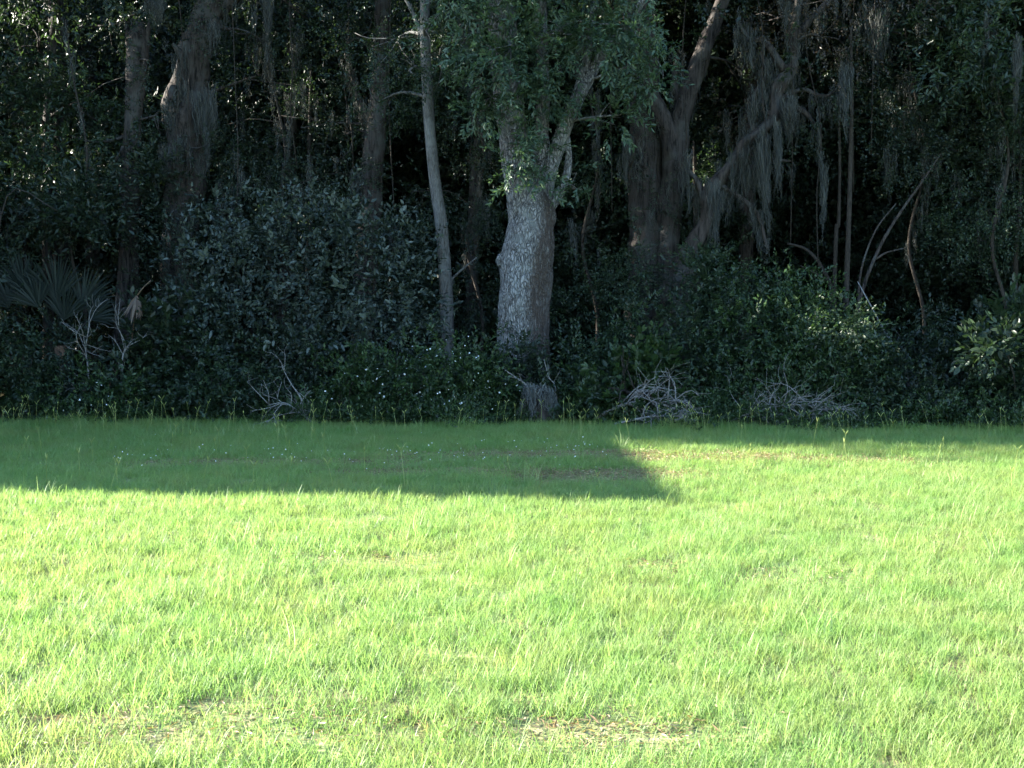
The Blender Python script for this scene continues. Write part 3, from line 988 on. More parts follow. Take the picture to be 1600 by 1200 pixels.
tree('broad dark brown fluted trunk behind and right of the big oak', 21.6,
     [(1020, 645, 100), (1020, 560, 76), (1018, 470, 66), (1016, 380, 60), (1013, 280, 58), (1010, 190, 56), (1004, 110, 50), (996, 10, 44), (985, -120, 38)],
     [[(1030, 600, 40, 21.4), (1036, 480, 34, 21.3), (1044, 380, 34, 21.3), (1050, 290, 36, 21.2), (1058, 215, 34, 21.2), (1075, 150, 30, 21.2), (1098, 80, 26, 21.2), (1125, 10, 22, 21.2), (1150, -90, 18, 21.2)],
      [(1050, 300, 12, 21.4), (1050, 250, 26, 21.15), (1044, 205, 24, 21.1), (1030, 170, 22, 21.1), (1012, 130, 20, 21.1), (990, 60, 17, 21.1), (970, -40, 14, 21.1)],
      [(1060, 215, 16, 21.2), (1064, 180, 12, 21.2), (1054, 140, 10, 21.2), (1058, 90, 8, 21.2)]],
     [(1100, -60, 21.2, 170, 70, 1.5, 140), (960, 60, 21.8, 70, 80, .8, 70), (1160, 110, 22.2, 70, 80, .7, 60), (985, 260, 20.9, 25, 70, .2, 22), (1030, 330, 20.8, 40, 50, .2, 22), (1010, 430, 20.6, 60, 40, .3, 40)],
     'fine', 'dark_leaf', 'brown_bark', 40, seed=31, flare=.4, rough=.12, furrow=.16, n_rings=60, moss=130, group=WOOD, vines=((1075, -40, 300, 20.9), (960, -40, 330, 20.9)))

tree('leaning moss hung tree right of the broad brown trunk', 20.6,
     [(1082, 640, 30), (1070, 560, 27), (1062, 480, 27), (1074, 410, 30), (1102, 350, 22), (1112, 300, 24), (1150, 250, 19), (1166, 222, 20), (1205, 190, 18), (1214, 140, 17), (1240, 95, 15), (1238, 40, 13), (1256, -30, 12), (1260, -110, 9)],
     [[(1150, 245, 12), (1172, 262, 8), (1200, 250, 6), (1235, 252, 3)], [(1200, 180, 12), (1228, 168, 9), (1258, 176, 7), (1285, 215, 4)],
      [(1112, 305, 12), (1136, 268, 9), (1150, 236, 5)], [(1108, 330, 12), (1090, 285, 8), (1075, 262, 6), (1082, 235, 3)], [(1178, 212, 9), (1172, 160, 7), (1196, 120, 6), (1188, 80, 3)], [(1210, 160, 8), (1252, 140, 6), (1290, 150, 5), (1330, 120, 3)], [(1225, 110, 14), (1195, 66, 10), (1170, 60, 7), (1150, 30, 5)],
      [(1240, 60, 11), (1275, 20, 9), (1320, -20, 7)], [(1128, 290, 9), (1180, 330, 6), (1200, 390, 4)]],
     [(1290, 60, 20.4, 90, 80, .8, 70), (1210, 30, 20.8, 70, 60, .7, 40), (1340, -20, 20.6, 120, 60, 1.0, 80), (1160, 180, 21, 50, 40, .5, 26)],
     'fine', 'brown_leaf', 'dark_bark', 18, seed=41, flare=.3, rough=.36, furrow=.14, moss=320, group=WOOD, vines=((1180, -30, 320, 20.3), (1262, -40, 420, 20.2), (1236, 60, 380, 20.4), (1340, -60, 300, 20.3), (1375, -60, 240, 20.2)))

tree('thick dark leaning trunk with pale broken stub on the far left', 22.0,
     [(262, 640, 60), (268, 520, 54), (276, 420, 52), (284, 320, 52), (288, 230, 54), (290, 160, 54), (303, 90, 46), (325, 30, 40), (345, -50, 34), (365, -140, 28)],
     [[(280, 160, 22, 21.8), (272, 140, 16, 21.7), (266, 158, 8, 21.5)], [(300, 110, 18), (318, 140, 12), (332, 180, 7)], [(290, 140, 14, 21.7), (283, 90, 10, 21.6), (270, 68, 5, 21.5)],
      [(330, 30, 22), (380, -20, 16), (440, -90, 12)]],
     [(390, 50, 21.6, 70, 70, .7, 60), (430, 110, 22.4, 80, 80, .7, 70), (330, -70, 22, 170, 70, 1.6, 150), (480, 30, 22.6, 80, 80, .8, 70), (270, 330, 21.2, 45, 60, .3, 40), (300, 230, 21.3, 40, 40, .25, 16), (250, 440, 21, 70, 60, .4, 70), (350, 330, 21.4, 50, 50, .4, 40)],
     'fine', 'dark_leaf', 'dark_bark', 22, seed=51, rough=.2, furrow=.12, moss=260, group=WOOD, vines=((275, -40, 430, 21.2), (300, 20, 500, 21.3), (360, -50, 330, 21.0), (455, -60, 260, 21.5)))

tree('dark snag with a broken jagged top on the far left', 21.6,
     [(196, 640, 40), (198, 540, 36), (200, 420, 32), (203, 300, 28), (207, 220, 27), (211, 150, 29), (214, 90, 32), (215, 60, 34), (217, 46, 22), (213, 34, 6)],
     [[(203, 72, 12), (200, 50, 9), (196, 33, 2)], [(226, 72, 12), (231, 50, 9), (233, 30, 2)], [(216, 66, 12), (222, 48, 7), (223, 38, 2)], [(208, 66, 10), (206, 48, 6), (207, 30, 1.5)], [(205, 200, 8), (192, 214, 6), (150, 222, 3), (110, 212, 2)]],
     [(215, 330, 21.2, 40, 70, .3, 40), (190, 230, 21.3, 30, 50, .3, 20), (245, 180, 21.4, 25, 45, .3, 18), (205, 40, 21.4, 40, 25, .3, 14), (235, 95, 21.3, 20, 40, .25, 12)], 'fine', 'dark_leaf', 'brown_bark', 16, seed=61, rough=.14, furrow=.1, group=WOOD, name='dead_tree')

tree('sunlit thin trunk half hidden in leaves at the left edge', 23.5,
     [(78, 640, 18), (76, 520, 17), (74, 400, 16), (73, 300, 15), (74, 200, 14), (80, 100, 13), (88, 10, 12), (96, -90, 9)], (),
     [(60, 60, 22.2, 90, 80, .8, 100), (140, 150, 21.9, 90, 70, .7, 110), (40, 190, 22.0, 70, 80, .7, 95), (110, 270, 21.8, 110, 60, .7, 100), (90, -60, 22.4, 170, 70, 1.5, 150)],
     'bay', 'mid_leaf', 'brown_bark', 10, seed=71, group=WOOD)

tree('mid brown trunk in shade midway between snag and pale slender trunk', 22.6,
     [(566, 640, 44), (568, 520, 40), (572, 400, 36), (580, 300, 34), (588, 200, 30), (594, 110, 27), (598, 20, 24), (600, -80, 20)],
     [[(586, 210, 10), (560, 150, 8), (540, 80, 6)]],
     [(560, 60, 22.2, 80, 80, .7, 90), (540, 210, 22.4, 60, 70, .6, 50), (600, -80, 22.5, 150, 70, 1.4, 120), (470, 200, 22.8, 80, 80, .7, 60)],
     'fine', 'dark_leaf', 'dark_bark', 14, seed=81, moss=90, vines=((540, -40, 300, 22), (610, -40, 330, 21.8)), group=WOOD)

tree('reddish trunk high at the upper left corner', 24.5,
     [(95, 610, 28), (95, 400, 26), (92, 200, 24), (88, 60, 24), (86, -80, 20)], (),
     [(20, 100, 24, 80, 90, .9, 80), (170, 40, 24, 80, 70, .9, 70)], 'fine', 'dark_leaf', 'brown_bark', 12, seed=91, group=WOOD)

for k, (px, top, Y, w, lab) in enumerate((
        (1325, 190, 20.2, 8.5, 'straight thin upright sapling in the dark right half of the wood'),
        (1306, 300, 20.6, 7, 'shorter thin sapling close left of the straight upright one'),
        (1588, 300, 20.8, 8, 'thin sapling at the very right edge'))):
    tree(lab, Y, [(px - 4, 640, w), (px - 3, 480, w), (px + 1, 360, w * .9), (px + 4, top + 50, w * .8), (px + 6, top - 40, w * .6), (px + 4, top - 160, w * .4)], (),
         [(px, top - 100, Y, 90, 60, .8, 60)], 'fine', 'dark_leaf', 'stem', 8, name='sapling', cat='sapling', seed=100 + k, bthick=.012, group='thin saplings in the right of the wood')

tree('leaning forked sapling slanting up to the right', 20.3,
     [(1338, 630, 6), (1340, 500, 6), (1352, 440, 5.5), (1378, 380, 5), (1408, 330, 4.5), (1440, 285, 3.5), (1470, 240, 2)],
     [[(1368, 405, 3.5), (1385, 395, 3), (1412, 388, 2)], [(1340, 480, 3.5), (1346, 420, 3), (1368, 360, 2.5), (1400, 318, 1.8)]], (), bark='dark_bark', sides=8, name='sapling', cat='sapling',
     seed=111, group='thin saplings in the right of the wood')
tree('sapling with arching twigs left of the upright saplings', 20.8,
     [(1302, 640, 8), (1300, 470, 7), (1285, 420, 6), (1260, 390, 5), (1230, 380, 3)], [[(1296, 440, 4), (1270, 425, 3), (1250, 415, 2)]], (), bark='stem', sides=7,
     name='sapling', cat='sapling', seed=112, group='thin saplings in the right of the wood')

BAY = 'leafy understorey trees'
for k, (lab, px, Y, w, blobs, spr, lf) in enumerate((
        ('leafy tree hanging over the upper right corner', 1560, 20.0, 10, [(1540, 60, 19.6, 90, 80, .8, 130), (1580, 160, 19.6, 60, 80, .6, 80), (1460, 40, 20, 80, 60, .7, 90), (1540, -70, 20, 160, 60, 1.3, 150)], 'bay', 'mid_leaf'),
        ('dark leafy tree right of the moss hung tree', 1430, 21.4, 9, [(1430, 120, 21, 90, 80, .8, 130), (1400, 220, 21, 80, 70, .7, 110), (1480, 240, 20.8, 90, 80, .7, 130), (1400, -50, 21.5, 150, 80, 1.5, 120), (1360, 60, 21.6, 60, 80, .6, 70)], 'fine', 'dark_leaf'),
        ('dark green tree low against the right edge', 1560, 20.6, 8, [(1540, 330, 20.2, 90, 80, .7, 150), (1590, 260, 20.2, 50, 80, .6, 70), (1480, 380, 20.6, 70, 60, .6, 80)], 'fine', 'mid_leaf'),
        ('dark leafy tree between the snag and the left edge', 120, 21.0, 9, [(60, 330, 20.6, 90, 60, .7, 130), (150, 350, 20.6, 80, 60, .7, 120), (30, 420, 20.2, 70, 50, .6, 80), (220, 300, 21.2, 60, 60, .6, 60)], 'bay', 'dark_leaf'),
        ('dim bushy tree behind the silvery shrub', 430, 22.2, 10, [(420, 230, 21.8, 90, 70, .8, 110), (360, 290, 21.4, 80, 60, .7, 90), (500, 280, 21.6, 80, 60, .7, 90), (340, 200, 22.6, 60, 60, .7, 60)], 'fine', 'dark_leaf'),
        ('dim bushy tree between the slender trunk and the oak', 740, 22.0, 9, [(730, 250, 21.6, 50, 80, .7, 90), (740, 380, 21.2, 50, 70, .6, 90), (640, 300, 21.6, 60, 70, .7, 80), (735, 470, 20.8, 60, 60, .6, 90)], 'fine', 'dark_leaf'),
        ('dim bushy tree between the oak and the broad brown trunk', 920, 21.6, 9, [(930, 260, 21.4, 60, 60, .6, 80), (920, 360, 20.8, 70, 60, .6, 110), (960, 430, 20.4, 70, 50, .6, 100), (930, 480, 20.2, 70, 50, .6, 90)], 'fine', 'mid_leaf'),
)):
    tree(lab, Y, [(px, 640, w * .7), (px + 14, 500, w * .6), (px - 10, 380, w * .55), (px + 16, 250, w * .4), (px - 6, 120, w * .25), (px - 18, 30, 2)], (), blobs, spr, lf, 'stem', 9, name='understorey_tree', cat='tree',
         seed=130 + k, bthick=.014, group=BAY, moss=(30, 70, 10, 20, 60, 40, 30)[k])

# a tree beside the shed, outside the frame: its crown shades the far right strip of lawn
def make_side_tree():
    r = np.random.default_rng(66)
    base = np.array((-13.6, 19.0, float(ground_z(-13.6, 19.0))))
    t = thing('tree', 'round crowned tree standing behind the lean-to shed', 'tree', base)
    path = smooth_path([base - (0, 0, .06), base + (.1, -.2, 2.5), base + (.1, -.5, 6.5)], 14)
    g = Geo(); add_tube(g, path, np.linspace(.2, .06, 14), 14, rough=.1, flare=.4, seed=5); g.obj('trunk', M['dark_bark'], t, base, smooth=True)
    cg = Geo()
    for c, rad, n in (((-13.6, 18.4, 6.9), (2.3, 2.2, 1.7), 900), ((-13.2, 19.6, 5.6), (2.0, 1.4, 1.3), 400), ((-15, 18.6, 6.2), (1.6, 1.6, 1.5), 300)):
        pos, out, cc = blob_points(c, rad, n, clumps=40, r=r)
        scatter(cg, SPR['bay'], pos, out, r.uniform(1.0, 1.5, n), r=r)
        bg_ = Geo(); branches_to(bg_, [(np.array(c), cc[:8], rad)], path[8:], r, .05, per=8); bg_.obj('branch', M['dark_bark'], t, base, smooth=True)
    cg.obj('crown', M['mid_leaf'], t, base)


make_side_tree()

tree('young light green tree glimpsed between the broad brown trunk and the mossy one', 22.9, [(1088, 640, 10), (1090, 450, 9), (1086, 300, 7), (1084, 220, 3)], (),
     [(1085, 262, 22.7, 28, 30, .35, 34), (1120, 420, 20.4, 40, 30, .3, 30)], 'fine', 'weed_leaf', 'stem', 8, seed=161, bthick=.01, name='understorey_tree', group=BAY)
tree('young light green tree far back between snag and slender trunk', 23.2, [(478, 640, 10), (482, 400, 8), (484, 200, 6), (486, 110, 3)], (),
     [(485, 150, 23.0, 24, 22, .3, 26), (470, 330, 22.6, 50, 40, .4, 40)], 'fine', 'weed_leaf', 'stem', 8, seed=162, bthick=.01, name='understorey_tree', group=BAY)

# ------------------------------------------------------------------ moss hanging free
for k, a in enumerate((
        ('long grey moss hank reaching almost down to the right hand bushes', 1192, 215, 400, 34, 20.2, 130, (.10, -.02)),
        ('broad bluish moss hank beside the green strand, tipped with a point', 1318, 110, 236, 26, 19.9, 120, (.08, 0)),
        ('moss tail at the right edge, thin and pale', 1590, 60, 205, 18, 19.2, 80, (-.02, 0)),
        ('short wide moss hank under the leaning mossy limb', 1232, 160, 235, 36, 20.3, 110, (.05, 0)),
        ('narrow moss tail below the leaning mossy limb', 1217, 195, 322, 16, 20.1, 60, (.02, 0)),
        ('moss hank hanging between two thin saplings on the right', 1288, 255, 395, 18, 20.3, 70, (.0, 0)),
        ('thin moss wisp just right of the oak branch', 934, 150, 240, 12, 18.8, 40, (.0, 0)),
        ('yellowish moss tail on the left flank of the broad brown trunk', 978, 215, 320, 18, 20.9, 70, (.0, 0)),
        ('moss hank at the top beside the leaning dark trunk', 418, 0, 85, 28, 21.4, 90, (.0, 0)),
        ('moss clump at the top above the snag', 246, 0, 55, 46, 21.2, 110, (.0, 0)),
        ('moss curtain on the front of the leaning dark trunk', 322, 140, 290, 34, 21.4, 110, (.0, 0)),
        ('dim moss hank below the broken stub', 256, 230, 292, 26, 21.2, 70, (.0, 0)),
        ('tall dim moss hank high on the leaning mossy tree', 1228, -20, 65, 24, 20.2, 80, (.0, 0)),
        ('ragged moss curtain in the top right of the mossy tree', 1370, 10, 150, 60, 20.8, 130, (.0, 0)),
        ('moss strand on the lower trunk of the leaning mossy tree', 1118, 285, 400, 26, 20.1, 80, (.05, 0)),
)):
    moss_clump(a[0], a[1], a[2], a[3], a[4], a[5], 500 + k, n=a[6], sway=a[7])

# ------------------------------------------------------------------ shrubs, left to right
SIL = 'silvery leaved shrubs'
shrub('tall silvery leaved shrub left of the slender trunk, its top highest', 430, 19.6,
      [(415, 340, 19.6, 45, 40, .4, 60), (370, 375, 19.5, 60, 40, .4, 70), (480, 365, 19.3, 60, 45, .5, 110), (410, 430, 19.2, 110, 50, .55, 150), (320, 440, 19.3, 50, 40, .4, 50), (520, 330, 19.8, 50, 30, .4, 40), (350, 330, 20.2, 35, 25, .3, 22), (290, 400, 19.8, 40, 30, .3, 26), (440, 510, 19.0, 110, 60, .5, 170), (330, 500, 19.1, 60, 50, .45, 80)],
      'mixed', 'silver_leaf', seed=201, group=SIL, nst=12)
shrub('silvery leaved shrub filling the space beside the slender trunk', 590, 19.4,
      [(560, 365, 19.5, 50, 35, .4, 70), (610, 395, 19.4, 65, 40, .5, 100), (640, 450, 19.3, 40, 45, .4, 60), (560, 460, 19.1, 90, 60, .5, 150), (620, 500, 19.0, 60, 60, .45, 100), (560, 540, 18.8, 100, 45, .45, 110)],
      'mixed', 'silver_leaf', seed=202, group=SIL, nst=12)
rows = (
    ('low dark shrub at the extreme left of the wood edge', 30, 18.5, [(30, 560, 18.5, 70, 70, .5, 150), (20, 620, 18.3, 60, 45, .4, 90)], 'weed', 'mid_leaf'),
    ('dark shrub below the fan palm', 110, 18.7, [(110, 560, 18.8, 70, 60, .5, 110), (130, 620, 18.5, 70, 45, .4, 110)], 'weed', 'dark_leaf'),
    ('dark rounded shrub between the dead twigs and the silvery shrub', 240, 18.6, [(240, 560, 18.9, 80, 70, .5, 150), (220, 625, 18.5, 70, 40, .4, 110), (290, 520, 19.0, 60, 50, .4, 70)], 'broad', 'dark_leaf'),
    ('speckled low shrub in front of the silvery shrub', 340, 18.3, [(330, 590, 18.3, 80, 60, .45, 170), (370, 630, 18.1, 70, 35, .35, 90)], 'weed', 'mid_leaf'),
    ('dark low shrub behind the small pile of dead twigs', 460, 18.9, [(450, 590, 18.8, 70, 60, .4, 120), (500, 620, 18.6, 60, 40, .4, 80)], 'weed', 'dark_leaf'),
    ('tangle of dark vines against the foot of the big oak', 800, 18.4, [(798, 560, 18.3, 42, 36, .3, 80), (780, 605, 18.3, 55, 45, .35, 100), (835, 612, 18.3, 30, 22, .25, 30)], 'weed', 'dark_leaf'),
    ('shrub immediately right of the oak foot', 900, 18.0, [(900, 590, 18.2, 55, 50, .4, 110), (890, 635, 17.8, 60, 30, .35, 70)], 'weed', 'mid_leaf'),
    ('small grey green shrub behind the pile of pale dead branches', 1010, 17.8, [(1015, 590, 18.0, 45, 40, .35, 90), (970, 610, 18.0, 50, 35, .35, 70), (1030, 630, 17.7, 60, 30, .3, 60)], 'broad', 'weed_leaf'),
    ('dark shrub beneath the broad brown trunk', 1040, 18.8, [(1040, 520, 18.9, 75, 50, .5, 150), (1090, 560, 18.6, 50, 50, .45, 100), (1000, 550, 18.9, 55, 40, .4, 80)], 'weed', 'mid_leaf'),
    ('shrub under the long moss hank', 1140, 18.8, [(1130, 450, 19.2, 60, 40, .5, 100), (1160, 510, 18.9, 70, 60, .5, 150), (1130, 590, 18.3, 70, 55, .45, 130)], 'weed', 'mid_leaf'),
    ('large rounded bush at the right of the wood edge', 1240, 18.2, [(1245, 470, 18.4, 65, 45, .5, 130), (1230, 540, 18.2, 95, 70, .6, 260), (1290, 560, 18.1, 70, 60, .5, 170), (1240, 620, 17.8, 100, 50, .5, 180)], 'weed', 'weed_leaf'),
    ('bush with bright leaf tips right of the large rounded one', 1330, 18.0, [(1330, 525, 18.4, 40, 35, .35, 60), (1325, 512, 17.2, 30, 22, .25, 26), (1340, 590, 17.9, 60, 55, .45, 140), (1320, 635, 17.4, 70, 30, .4, 90)], 'weed', 'mid_leaf'),
    ('dark bush by the foot of the fallen pole', 1420, 18.2, [(1420, 590, 18.1, 70, 50, .45, 120), (1440, 640, 17.5, 80, 35, .4, 110), (1430, 520, 19, 60, 50, .5, 70)], 'weed', 'dark_leaf'),
    ('dark bush with a few bare stems near the right edge', 1510, 18.2, [(1500, 560, 18.6, 70, 60, .5, 110), (1510, 630, 17.7, 70, 40, .4, 110)], 'weed', 'dark_leaf'),
    ('leafy bush at the right edge with pale leaf tips', 1580, 17.9, [(1575, 540, 18.0, 45, 50, .4, 90), (1555, 545, 17.2, 26, 36, .25, 22), (1590, 610, 17.7, 60, 55, .45, 130)], 'broad', 'mid_leaf'),
)
for k, (lab, px, Y, blobs, spr, lf) in enumerate(rows):
    shrub(lab, px, Y, blobs, spr, lf, seed=210 + k)

FW = 'flowering weeds left of the oak'
for k, (lab, px, Y, blobs, fl) in enumerate((
        ('white flowered weed nearest the dead twig pile', 545, 18.0, [(545, 615, 18.0, 50, 45, .35, 110)], 9),
        ('bushy white flowered weed below the slender trunk', 640, 17.9, [(620, 615, 17.9, 55, 55, .35, 130), (670, 590, 18.1, 50, 45, .35, 100)], 16),
        ('densely white flowered weed in front of the oak vines', 725, 17.8, [(720, 600, 17.9, 60, 60, .35, 150), (700, 640, 17.6, 60, 30, .3, 80)], 22),
        ('short white flowered weed beside the stump', 785, 17.7, [(780, 635, 17.7, 42, 35, .3, 80)], 12),
        ('sparsely white flowered weed at the left foot of the silvery shrub', 170, 18.0, [(160, 630, 18.0, 60, 35, .3, 100)], 6))):
    shrub(lab, px, Y, blobs, 'weed', 'weed_leaf', name='flowering_weed', cat='weed', group=FW, seed=240 + k, flowers=fl * 2, fsize=.015)

def make_undergrowth():
    r = np.random.default_rng(33)
    g = Geo()
    n = 5200
    x = r.uniform(-10, 10, n)
    off = np.abs(r.normal(0, .75, n))
    y = lawn_edge(x) + .02 + off - .5 * np.clip(vnoise(x, x * 0, 2.6, 5) - .15, 0, 1) * r.random(n)
    h = r.uniform(.03, .14, n) + np.clip(off, 0, 1.2) * r.uniform(0, .42, n)
    h *= 1 + .85 * np.clip(vnoise(x, y, 1.8, 4), -1, 1.2)
    pos = np.stack([x, y, ground_z(x, y) + h], 1)
    D = r.standard_normal((n, 3)) * np.array((1, 1, .5)) + np.array((0, -.3, .55))
    scatter(g, SPR['weed'], pos, D, r.uniform(.55, 1.1, n), r=r)
    tag(g.obj('undergrowth', M['weed_leaf']), 'low leafy undergrowth along the foot of the wood', kind='stuff')


make_undergrowth()

# ------------------------------------------------------------------ fan palm, dead frond
def fan(c, direction, size, n=22, spread=2.3, r=rng, w=.03, petiole_from=None):
    """a pleated fan leaf: narrow blades radiating from the petiole's end"""
    g = Geo()
    d0 = unit(np.asarray(direction, float))
    side = unit(np.cross(d0, (0, -1, .25)))
    nrm = np.cross(side, d0)
    for k in range(n):
        a = (k / (n - 1) - .5) * spread + r.normal(0, .03)
        dd = d0 * math.cos(a) + side * math.sin(a) + nrm * r.normal(0, .06)
        L = size * (1 - .22 * abs(a) / (spread / 2)) * r.uniform(.88, 1.06)
        s = np.array([.0, .35, .7, 1.0])
        ww = w * np.array([.35, 1, .75, .05]) / 2
        p = np.asarray(c) + dd * (s * L)[:, None] + np.array((0, -.05, -.16)) * (s ** 2.5 * L)[:, None]
        wd = unit(np.cross(dd, nrm)) + nrm * .35 * (-1) ** k
        V = np.empty((8, 3)); V[0::2] = p - wd * ww[:, None]; V[1::2] = p + wd * ww[:, None]
        g.add(V, [[2 * i, 2 * i + 1, 2 * i + 3, 2 * i + 2] for i in range(3)], np.clip(r.normal(.5, .25), 0, 1))
    if petiole_from is not None:
        a = np.asarray(petiole_from); m = (a + c) / 2 + np.array((0, 0, .1))
        add_tube(g, smooth_path([a, m, c], 6), np.linspace(.014, .008, 6), 5, tone=.4)
    return g


def make_palm():
    r = np.random.default_rng(5)
    bx = PX(95, 19.0); base = np.array((bx, 19.0, float(ground_z(bx, 19.0))))
    t = thing('fan_palm', 'fan palm with spiky upright fronds above the left shrubs', 'palm', base)
    g = Geo()
    hub = P(95, 540, 19.0)
    add_tube(g, smooth_path([base - (0, 0, .05), base + (.05, 0, .3), hub], 8), np.linspace(.13, .10, 8), 12, rough=.2, seed=3)
    g.obj('trunk', M['palm_trunk'], t, base, smooth=True)
    for px, py, Y, ang, size, n in ((35, 455, 18.9, 98, .85, 24), (88, 470, 18.8, 92, 1.05, 26), (128, 480, 18.8, 62, .95, 24), (60, 480, 18.7, 110, .8, 22),
                                    (140, 500, 18.7, 48, .7, 20), (100, 500, 18.6, 80, .8, 22), (15, 480, 18.9, 120, .75, 20)):
        a = R(ang)
        fan(P(px, py, Y), (math.cos(a), -.15, math.sin(a)), size * .92, n + 9, 1.75, r, petiole_from=hub).obj('frond', M['palm_leaf'], t, base)


make_palm()


def make_dead_frond():
    r = np.random.default_rng(6)
    Y = 18.5
    c = P(214, 462, Y)
    bx = PX(206, 18.7)
    base = np.array((bx, 18.7, float(ground_z(bx, 18.7))))
    t = thing('dead_frond', 'brown dried palm frond drooping right of the fan palm', 'palm frond', base)
    g = Geo()
    add_tube(g, smooth_path([base - (0, 0, .03), base + (-.03, 0, .9), c], 8), np.linspace(.014, .009, 8), 6, tone=.3)
    top = P(236, 438, Y)
    add_tube(g, smooth_path([c, (c + top) / 2 + (0, 0, .02), top], 4), np.linspace(.012, .006, 4), 5, tone=.9)
    g.obj('petiole', M['dead_frond'], t, base)
    fan(c, (-.1, -.2, -1), .42, 9, 1.0, r, w=.045).obj('frond_blade', M['dead_frond'], t, base)


make_dead_frond()

# ------------------------------------------------------------------ dead wood
DW = 'dead branches along the wood edge'
def gp(px, Y, h=0.0):
    x = PX(px, Y)
    return np.array((x, Y, float(ground_z(x, Y)) + h))


bough('small pile of pale dead twigs with two sticks upright', gp(475, 17.75), [gp(490, 17.4, .03), P(468, 645, 17.35), P(446, 630, 17.3), P(420, 632, 17.3)], 301, group=DW, sub=14, thick=.02, tw=(.25, .5), up=.05)
bough('pale stick leaning up from the small twig pile', gp(478, 17.5), [gp(482, 17.5, .02), P(470, 622, 17.5), P(455, 600, 17.5), P(440, 572, 17.5)], 302, group=DW, sub=4, thick=.015, tw=(.15, .4), name='dead_stick', cat='stick')
bough('straight stick lying flat under the small twig pile', gp(415, 17.5), [gp(415, 17.5, .07), gp(445, 17.5, .09), gp(478, 17.5, .08)], 303, group=DW, sub=2, thick=.016, tw=(.1, .3), name='dead_stick', cat='stick')
bough('heap of silvery curved dead branches right of the oak', gp(985, 17.2), [gp(930, 17.5, .1), P(975, 632, 17.25), P(1020, 628, 17.1), P(1070, 645, 16.9)], 304, group=DW, sub=30, thick=.03, tw=(.35, .8), up=-.05, arch=.2)
bough('lowest dead branch of the silvery heap, spread over the grass', gp(1030, 16.75), [gp(960, 17.0, .05), P(1010, 652, 16.85), P(1050, 650, 16.75), P(1088, 657, 16.65)], 305, group=DW, sub=16, thick=.02, tw=(.25, .6), up=-.1, arch=.15)
bough('brown limb lying above the silvery heap', gp(945, 17.7), [gp(935, 17.7, .5), P(965, 610, 17.6), P(1000, 622, 17.45), gp(1035, 17.3, .12)], 306, group=DW, sub=8, thick=.05, mat='stem', tw=(.3, .6))
bough('grey brush heap in front of the large rounded bush', gp(1190, 16.9), [gp(1140, 17.1, .08), P(1175, 645, 17.0), P(1215, 635, 16.9), P(1262, 632, 16.8)], 307, group=DW, sub=40, thick=.018, tw=(.25, .7), up=.12, arch=.1)
bough('tangled low grey brush toward the right of the brush heap', gp(1260, 16.7), [gp(1215, 16.9, .05), P(1250, 648, 16.8), P(1280, 640, 16.7), P(1310, 640, 16.6)], 308, group=DW, sub=26, thick=.014, tw=(.2, .5), up=.05, arch=.1)
bough('bare pale dead bush under the fan palm', gp(140, 18.4), [gp(140, 18.4, -.03), P(138, 580, 18.4), P(134, 545, 18.4), P(140, 505, 18.4)], 309, group=DW, sub=12, thick=.02, tw=(.3, .7), name='dead_bush', cat='dead bush')
bough('bare forked dead bush right of the fan palm', gp(185, 18.3), [gp(190, 18.3, -.03), P(190, 570, 18.3), P(196, 540, 18.3), P(186, 515, 18.3)], 310, group=DW, sub=8, thick=.018, tw=(.25, .55), name='dead_bush', cat='dead bush')
bough('pale pole fallen slantwise in the dark right part of the wood', gp(1425, 18.6), [gp(1432, 18.5, -.03), P(1412, 570, 18.6), P(1378, 510, 18.9), P(1340, 440, 19.2)], 311, group=DW, sub=3, thick=.032, tw=(.2, .5), name='fallen_pole', cat='pole')
bough('short forked stick poking up from the stump', gp(832, 17.6), [gp(836, 17.6, .35), P(822, 602, 17.6), P(806, 590, 17.6), P(789, 578, 17.6)], 312, group=DW, sub=3, thick=.022, tw=(.08, .2), name='dead_stick', cat='stick')
bough('thin crooked stick at the foot of the oak, right side', gp(866, 17.7), [gp(872, 17.7, -.02), P(868, 606, 17.7), P(858, 590, 17.7), P(850, 562, 17.7)], 313, group=DW, sub=3, thick=.013, tw=(.1, .25), name='dead_stick', cat='stick')
bough('thin bare branch arching in from the left edge', gp(-10, 19.5), [gp(-10, 19.5, -.03), P(-10, 450, 19.5), P(15, 300, 19.5), P(90, 330, 19.5)], 314, group=DW, sub=5, thick=.022, tw=(.2, .6), name='dead_branch', mat='stem')


def make_stump():
    r = np.random.default_rng(9)
    Y = 17.5
    base = gp(846, Y)
    t = thing('stump', 'low grey stump draped in moss at the oak foot', 'stump', base)
    g = Geo()
    add_tube(g, smooth_path([base - (0, 0, .05), base + (-.02, 0, .25), P(836, 606, Y)], 14), np.linspace(.14, .09, 14), 18, rough=.25, furrow=.15, flare=.4, seed=7)
    g.obj('wood', M['dark_bark'], t, base, smooth=True)
    mg = Geo()
    for k in range(30):
        a = r.uniform(0, 6.28)
        moss_strands(mg, P(840 + r.normal(0, 6), 605, Y) + np.array((math.cos(a) * .13, math.sin(a) * .13 - .04, r.uniform(-.16, .03))), r.uniform(.25, .55), .07, 22, r, width=.009, sway=(.45 * math.cos(a), -.3))
    tag(mg.obj('moss_drape', M['stump_moss'], t, base), kind='stuff')


make_stump()


def wide_gap(pos):
    g0 = [list(g_) for g_ in GAPS]
    keep = np.ones(len(pos), bool)
    u = np.array((-SUN_DIR_XY.x * math.cos(SUN_EL), -SUN_DIR_XY.y * math.cos(SUN_EL), math.sin(SUN_EL)))
    for px, py, Y, rad in g0:
        q = pos - P(px, py, Y)
        t = q @ u
        keep &= ~((t > .7) & (np.linalg.norm(q - t[:, None] * u, axis=1) < rad + .45))
    return keep


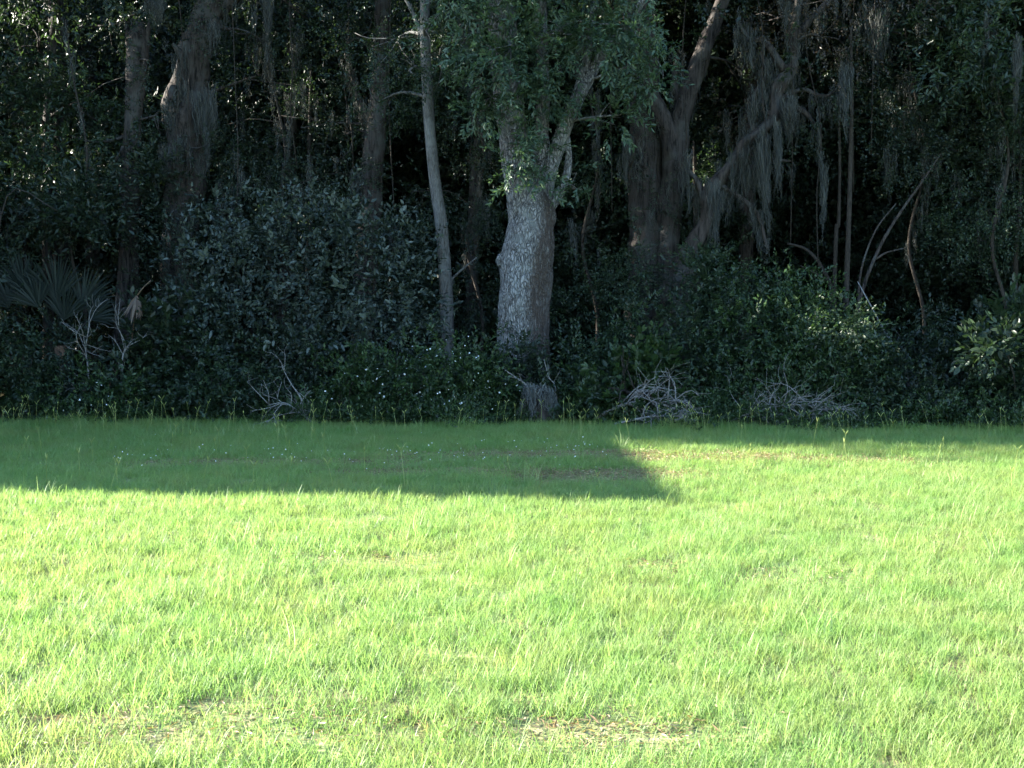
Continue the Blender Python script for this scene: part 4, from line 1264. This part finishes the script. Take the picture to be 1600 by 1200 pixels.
def make_woods():
    """the deep wood behind: reads as one dark mass"""
    r = np.random.default_rng(14)
    var = []
    for k in range(8):
        Vs, Fs, Ts, n = [], [], [], 0
        for j in range(10):
            V, f, T = make_spray(12, .5, .16, .075, False, 700 + 20 * k + j, jit=.7)
            D = unit(r.standard_normal((1, 3)) + np.array((0, -.2, -.2)))
            Mx = rot_from_dirs(D, .5, r)[0]
            V = V @ Mx.T + r.normal(0, .3, 3)
            Vs.append(V); Fs.append(f + n); n += len(V); Ts.append(np.clip(T + r.normal(0, .12), 0, 1))
        var.append((np.concatenate(Vs), np.concatenate(Fs), np.concatenate(Ts)))
    pts = []
    def fill(x0, x1, y0, y1, z0, z1, n):
        # clumped
        k = max(20, n // (22 if y1 < 30 else 8))
        c = np.stack([r.uniform(x0, x1, k), r.uniform(y0, y1, k), r.uniform(z0, z1, k)], 1)
        pts.append(c[r.integers(0, k, n)] + r.normal(0, .55 if y1 < 30 else .9, (n, 3)))
    fill(-20, 20, 23.5, 26.5, 0.3, 9.5, 1500)
    fill(-22, 22, 27, 31, 0.3, 13, 7600)
    fill(-24, 24, 31, 35, 0.3, 15, 7500)
    fill(-26, 26, 35, 38, 0.3, 16, 7000)
    # beyond both ends of the picture
    fill(-30, -11, 21.2, 25, 0.4, 9.5, 1350)
    fill(-24, -9.5, 18.3, 21.2, 0.4, 7.6, 1900)
    fill(-24, -9.5, 19.3, 21.4, 7.2, 10.2, 900)
    fill(11, 24, 19, 25, 0.4, 9.5, 2300)
    # canopy overhead
    fill(-14, 14, 20, 26, 7.6, 10.5, 4200)
    p = np.concatenate(pts)
    p = p[p[:, 2] > .2]
    p = p[wide_gap(p)]
    n = len(p)
    s = r.uniform(.8, 1.35, n)[:, None] * np.ones((1, 3)) * (.62 + .8 * np.clip((p[:, 1:2] - 25.5) / 6, 0, 1))
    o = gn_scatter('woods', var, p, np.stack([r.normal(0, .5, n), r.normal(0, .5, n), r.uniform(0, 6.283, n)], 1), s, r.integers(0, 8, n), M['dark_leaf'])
    tag(o, 'deep dark wood behind the first row of trees', kind='stuff')


make_woods()

# trunks deep in the wood
for k, (px, Y, w, lean) in enumerate(((30, 27, 26, 6), (150, 26, 22, -8), (440, 25.5, 24, 10), (735, 25, 20, 6), (1160, 26, 24, 8))):
    tree('dim straight trunk deep in the dark wood', Y, [(px, 600, w), (px + lean, 300, w * .9), (px + 2 * lean, 0, w * .8), (px + 2.5 * lean, -250, w * .5)], (), (), bark='dark_bark', sides=12,
         seed=400 + k, group='dim trunks deep in the wood', name='woodland_tree')
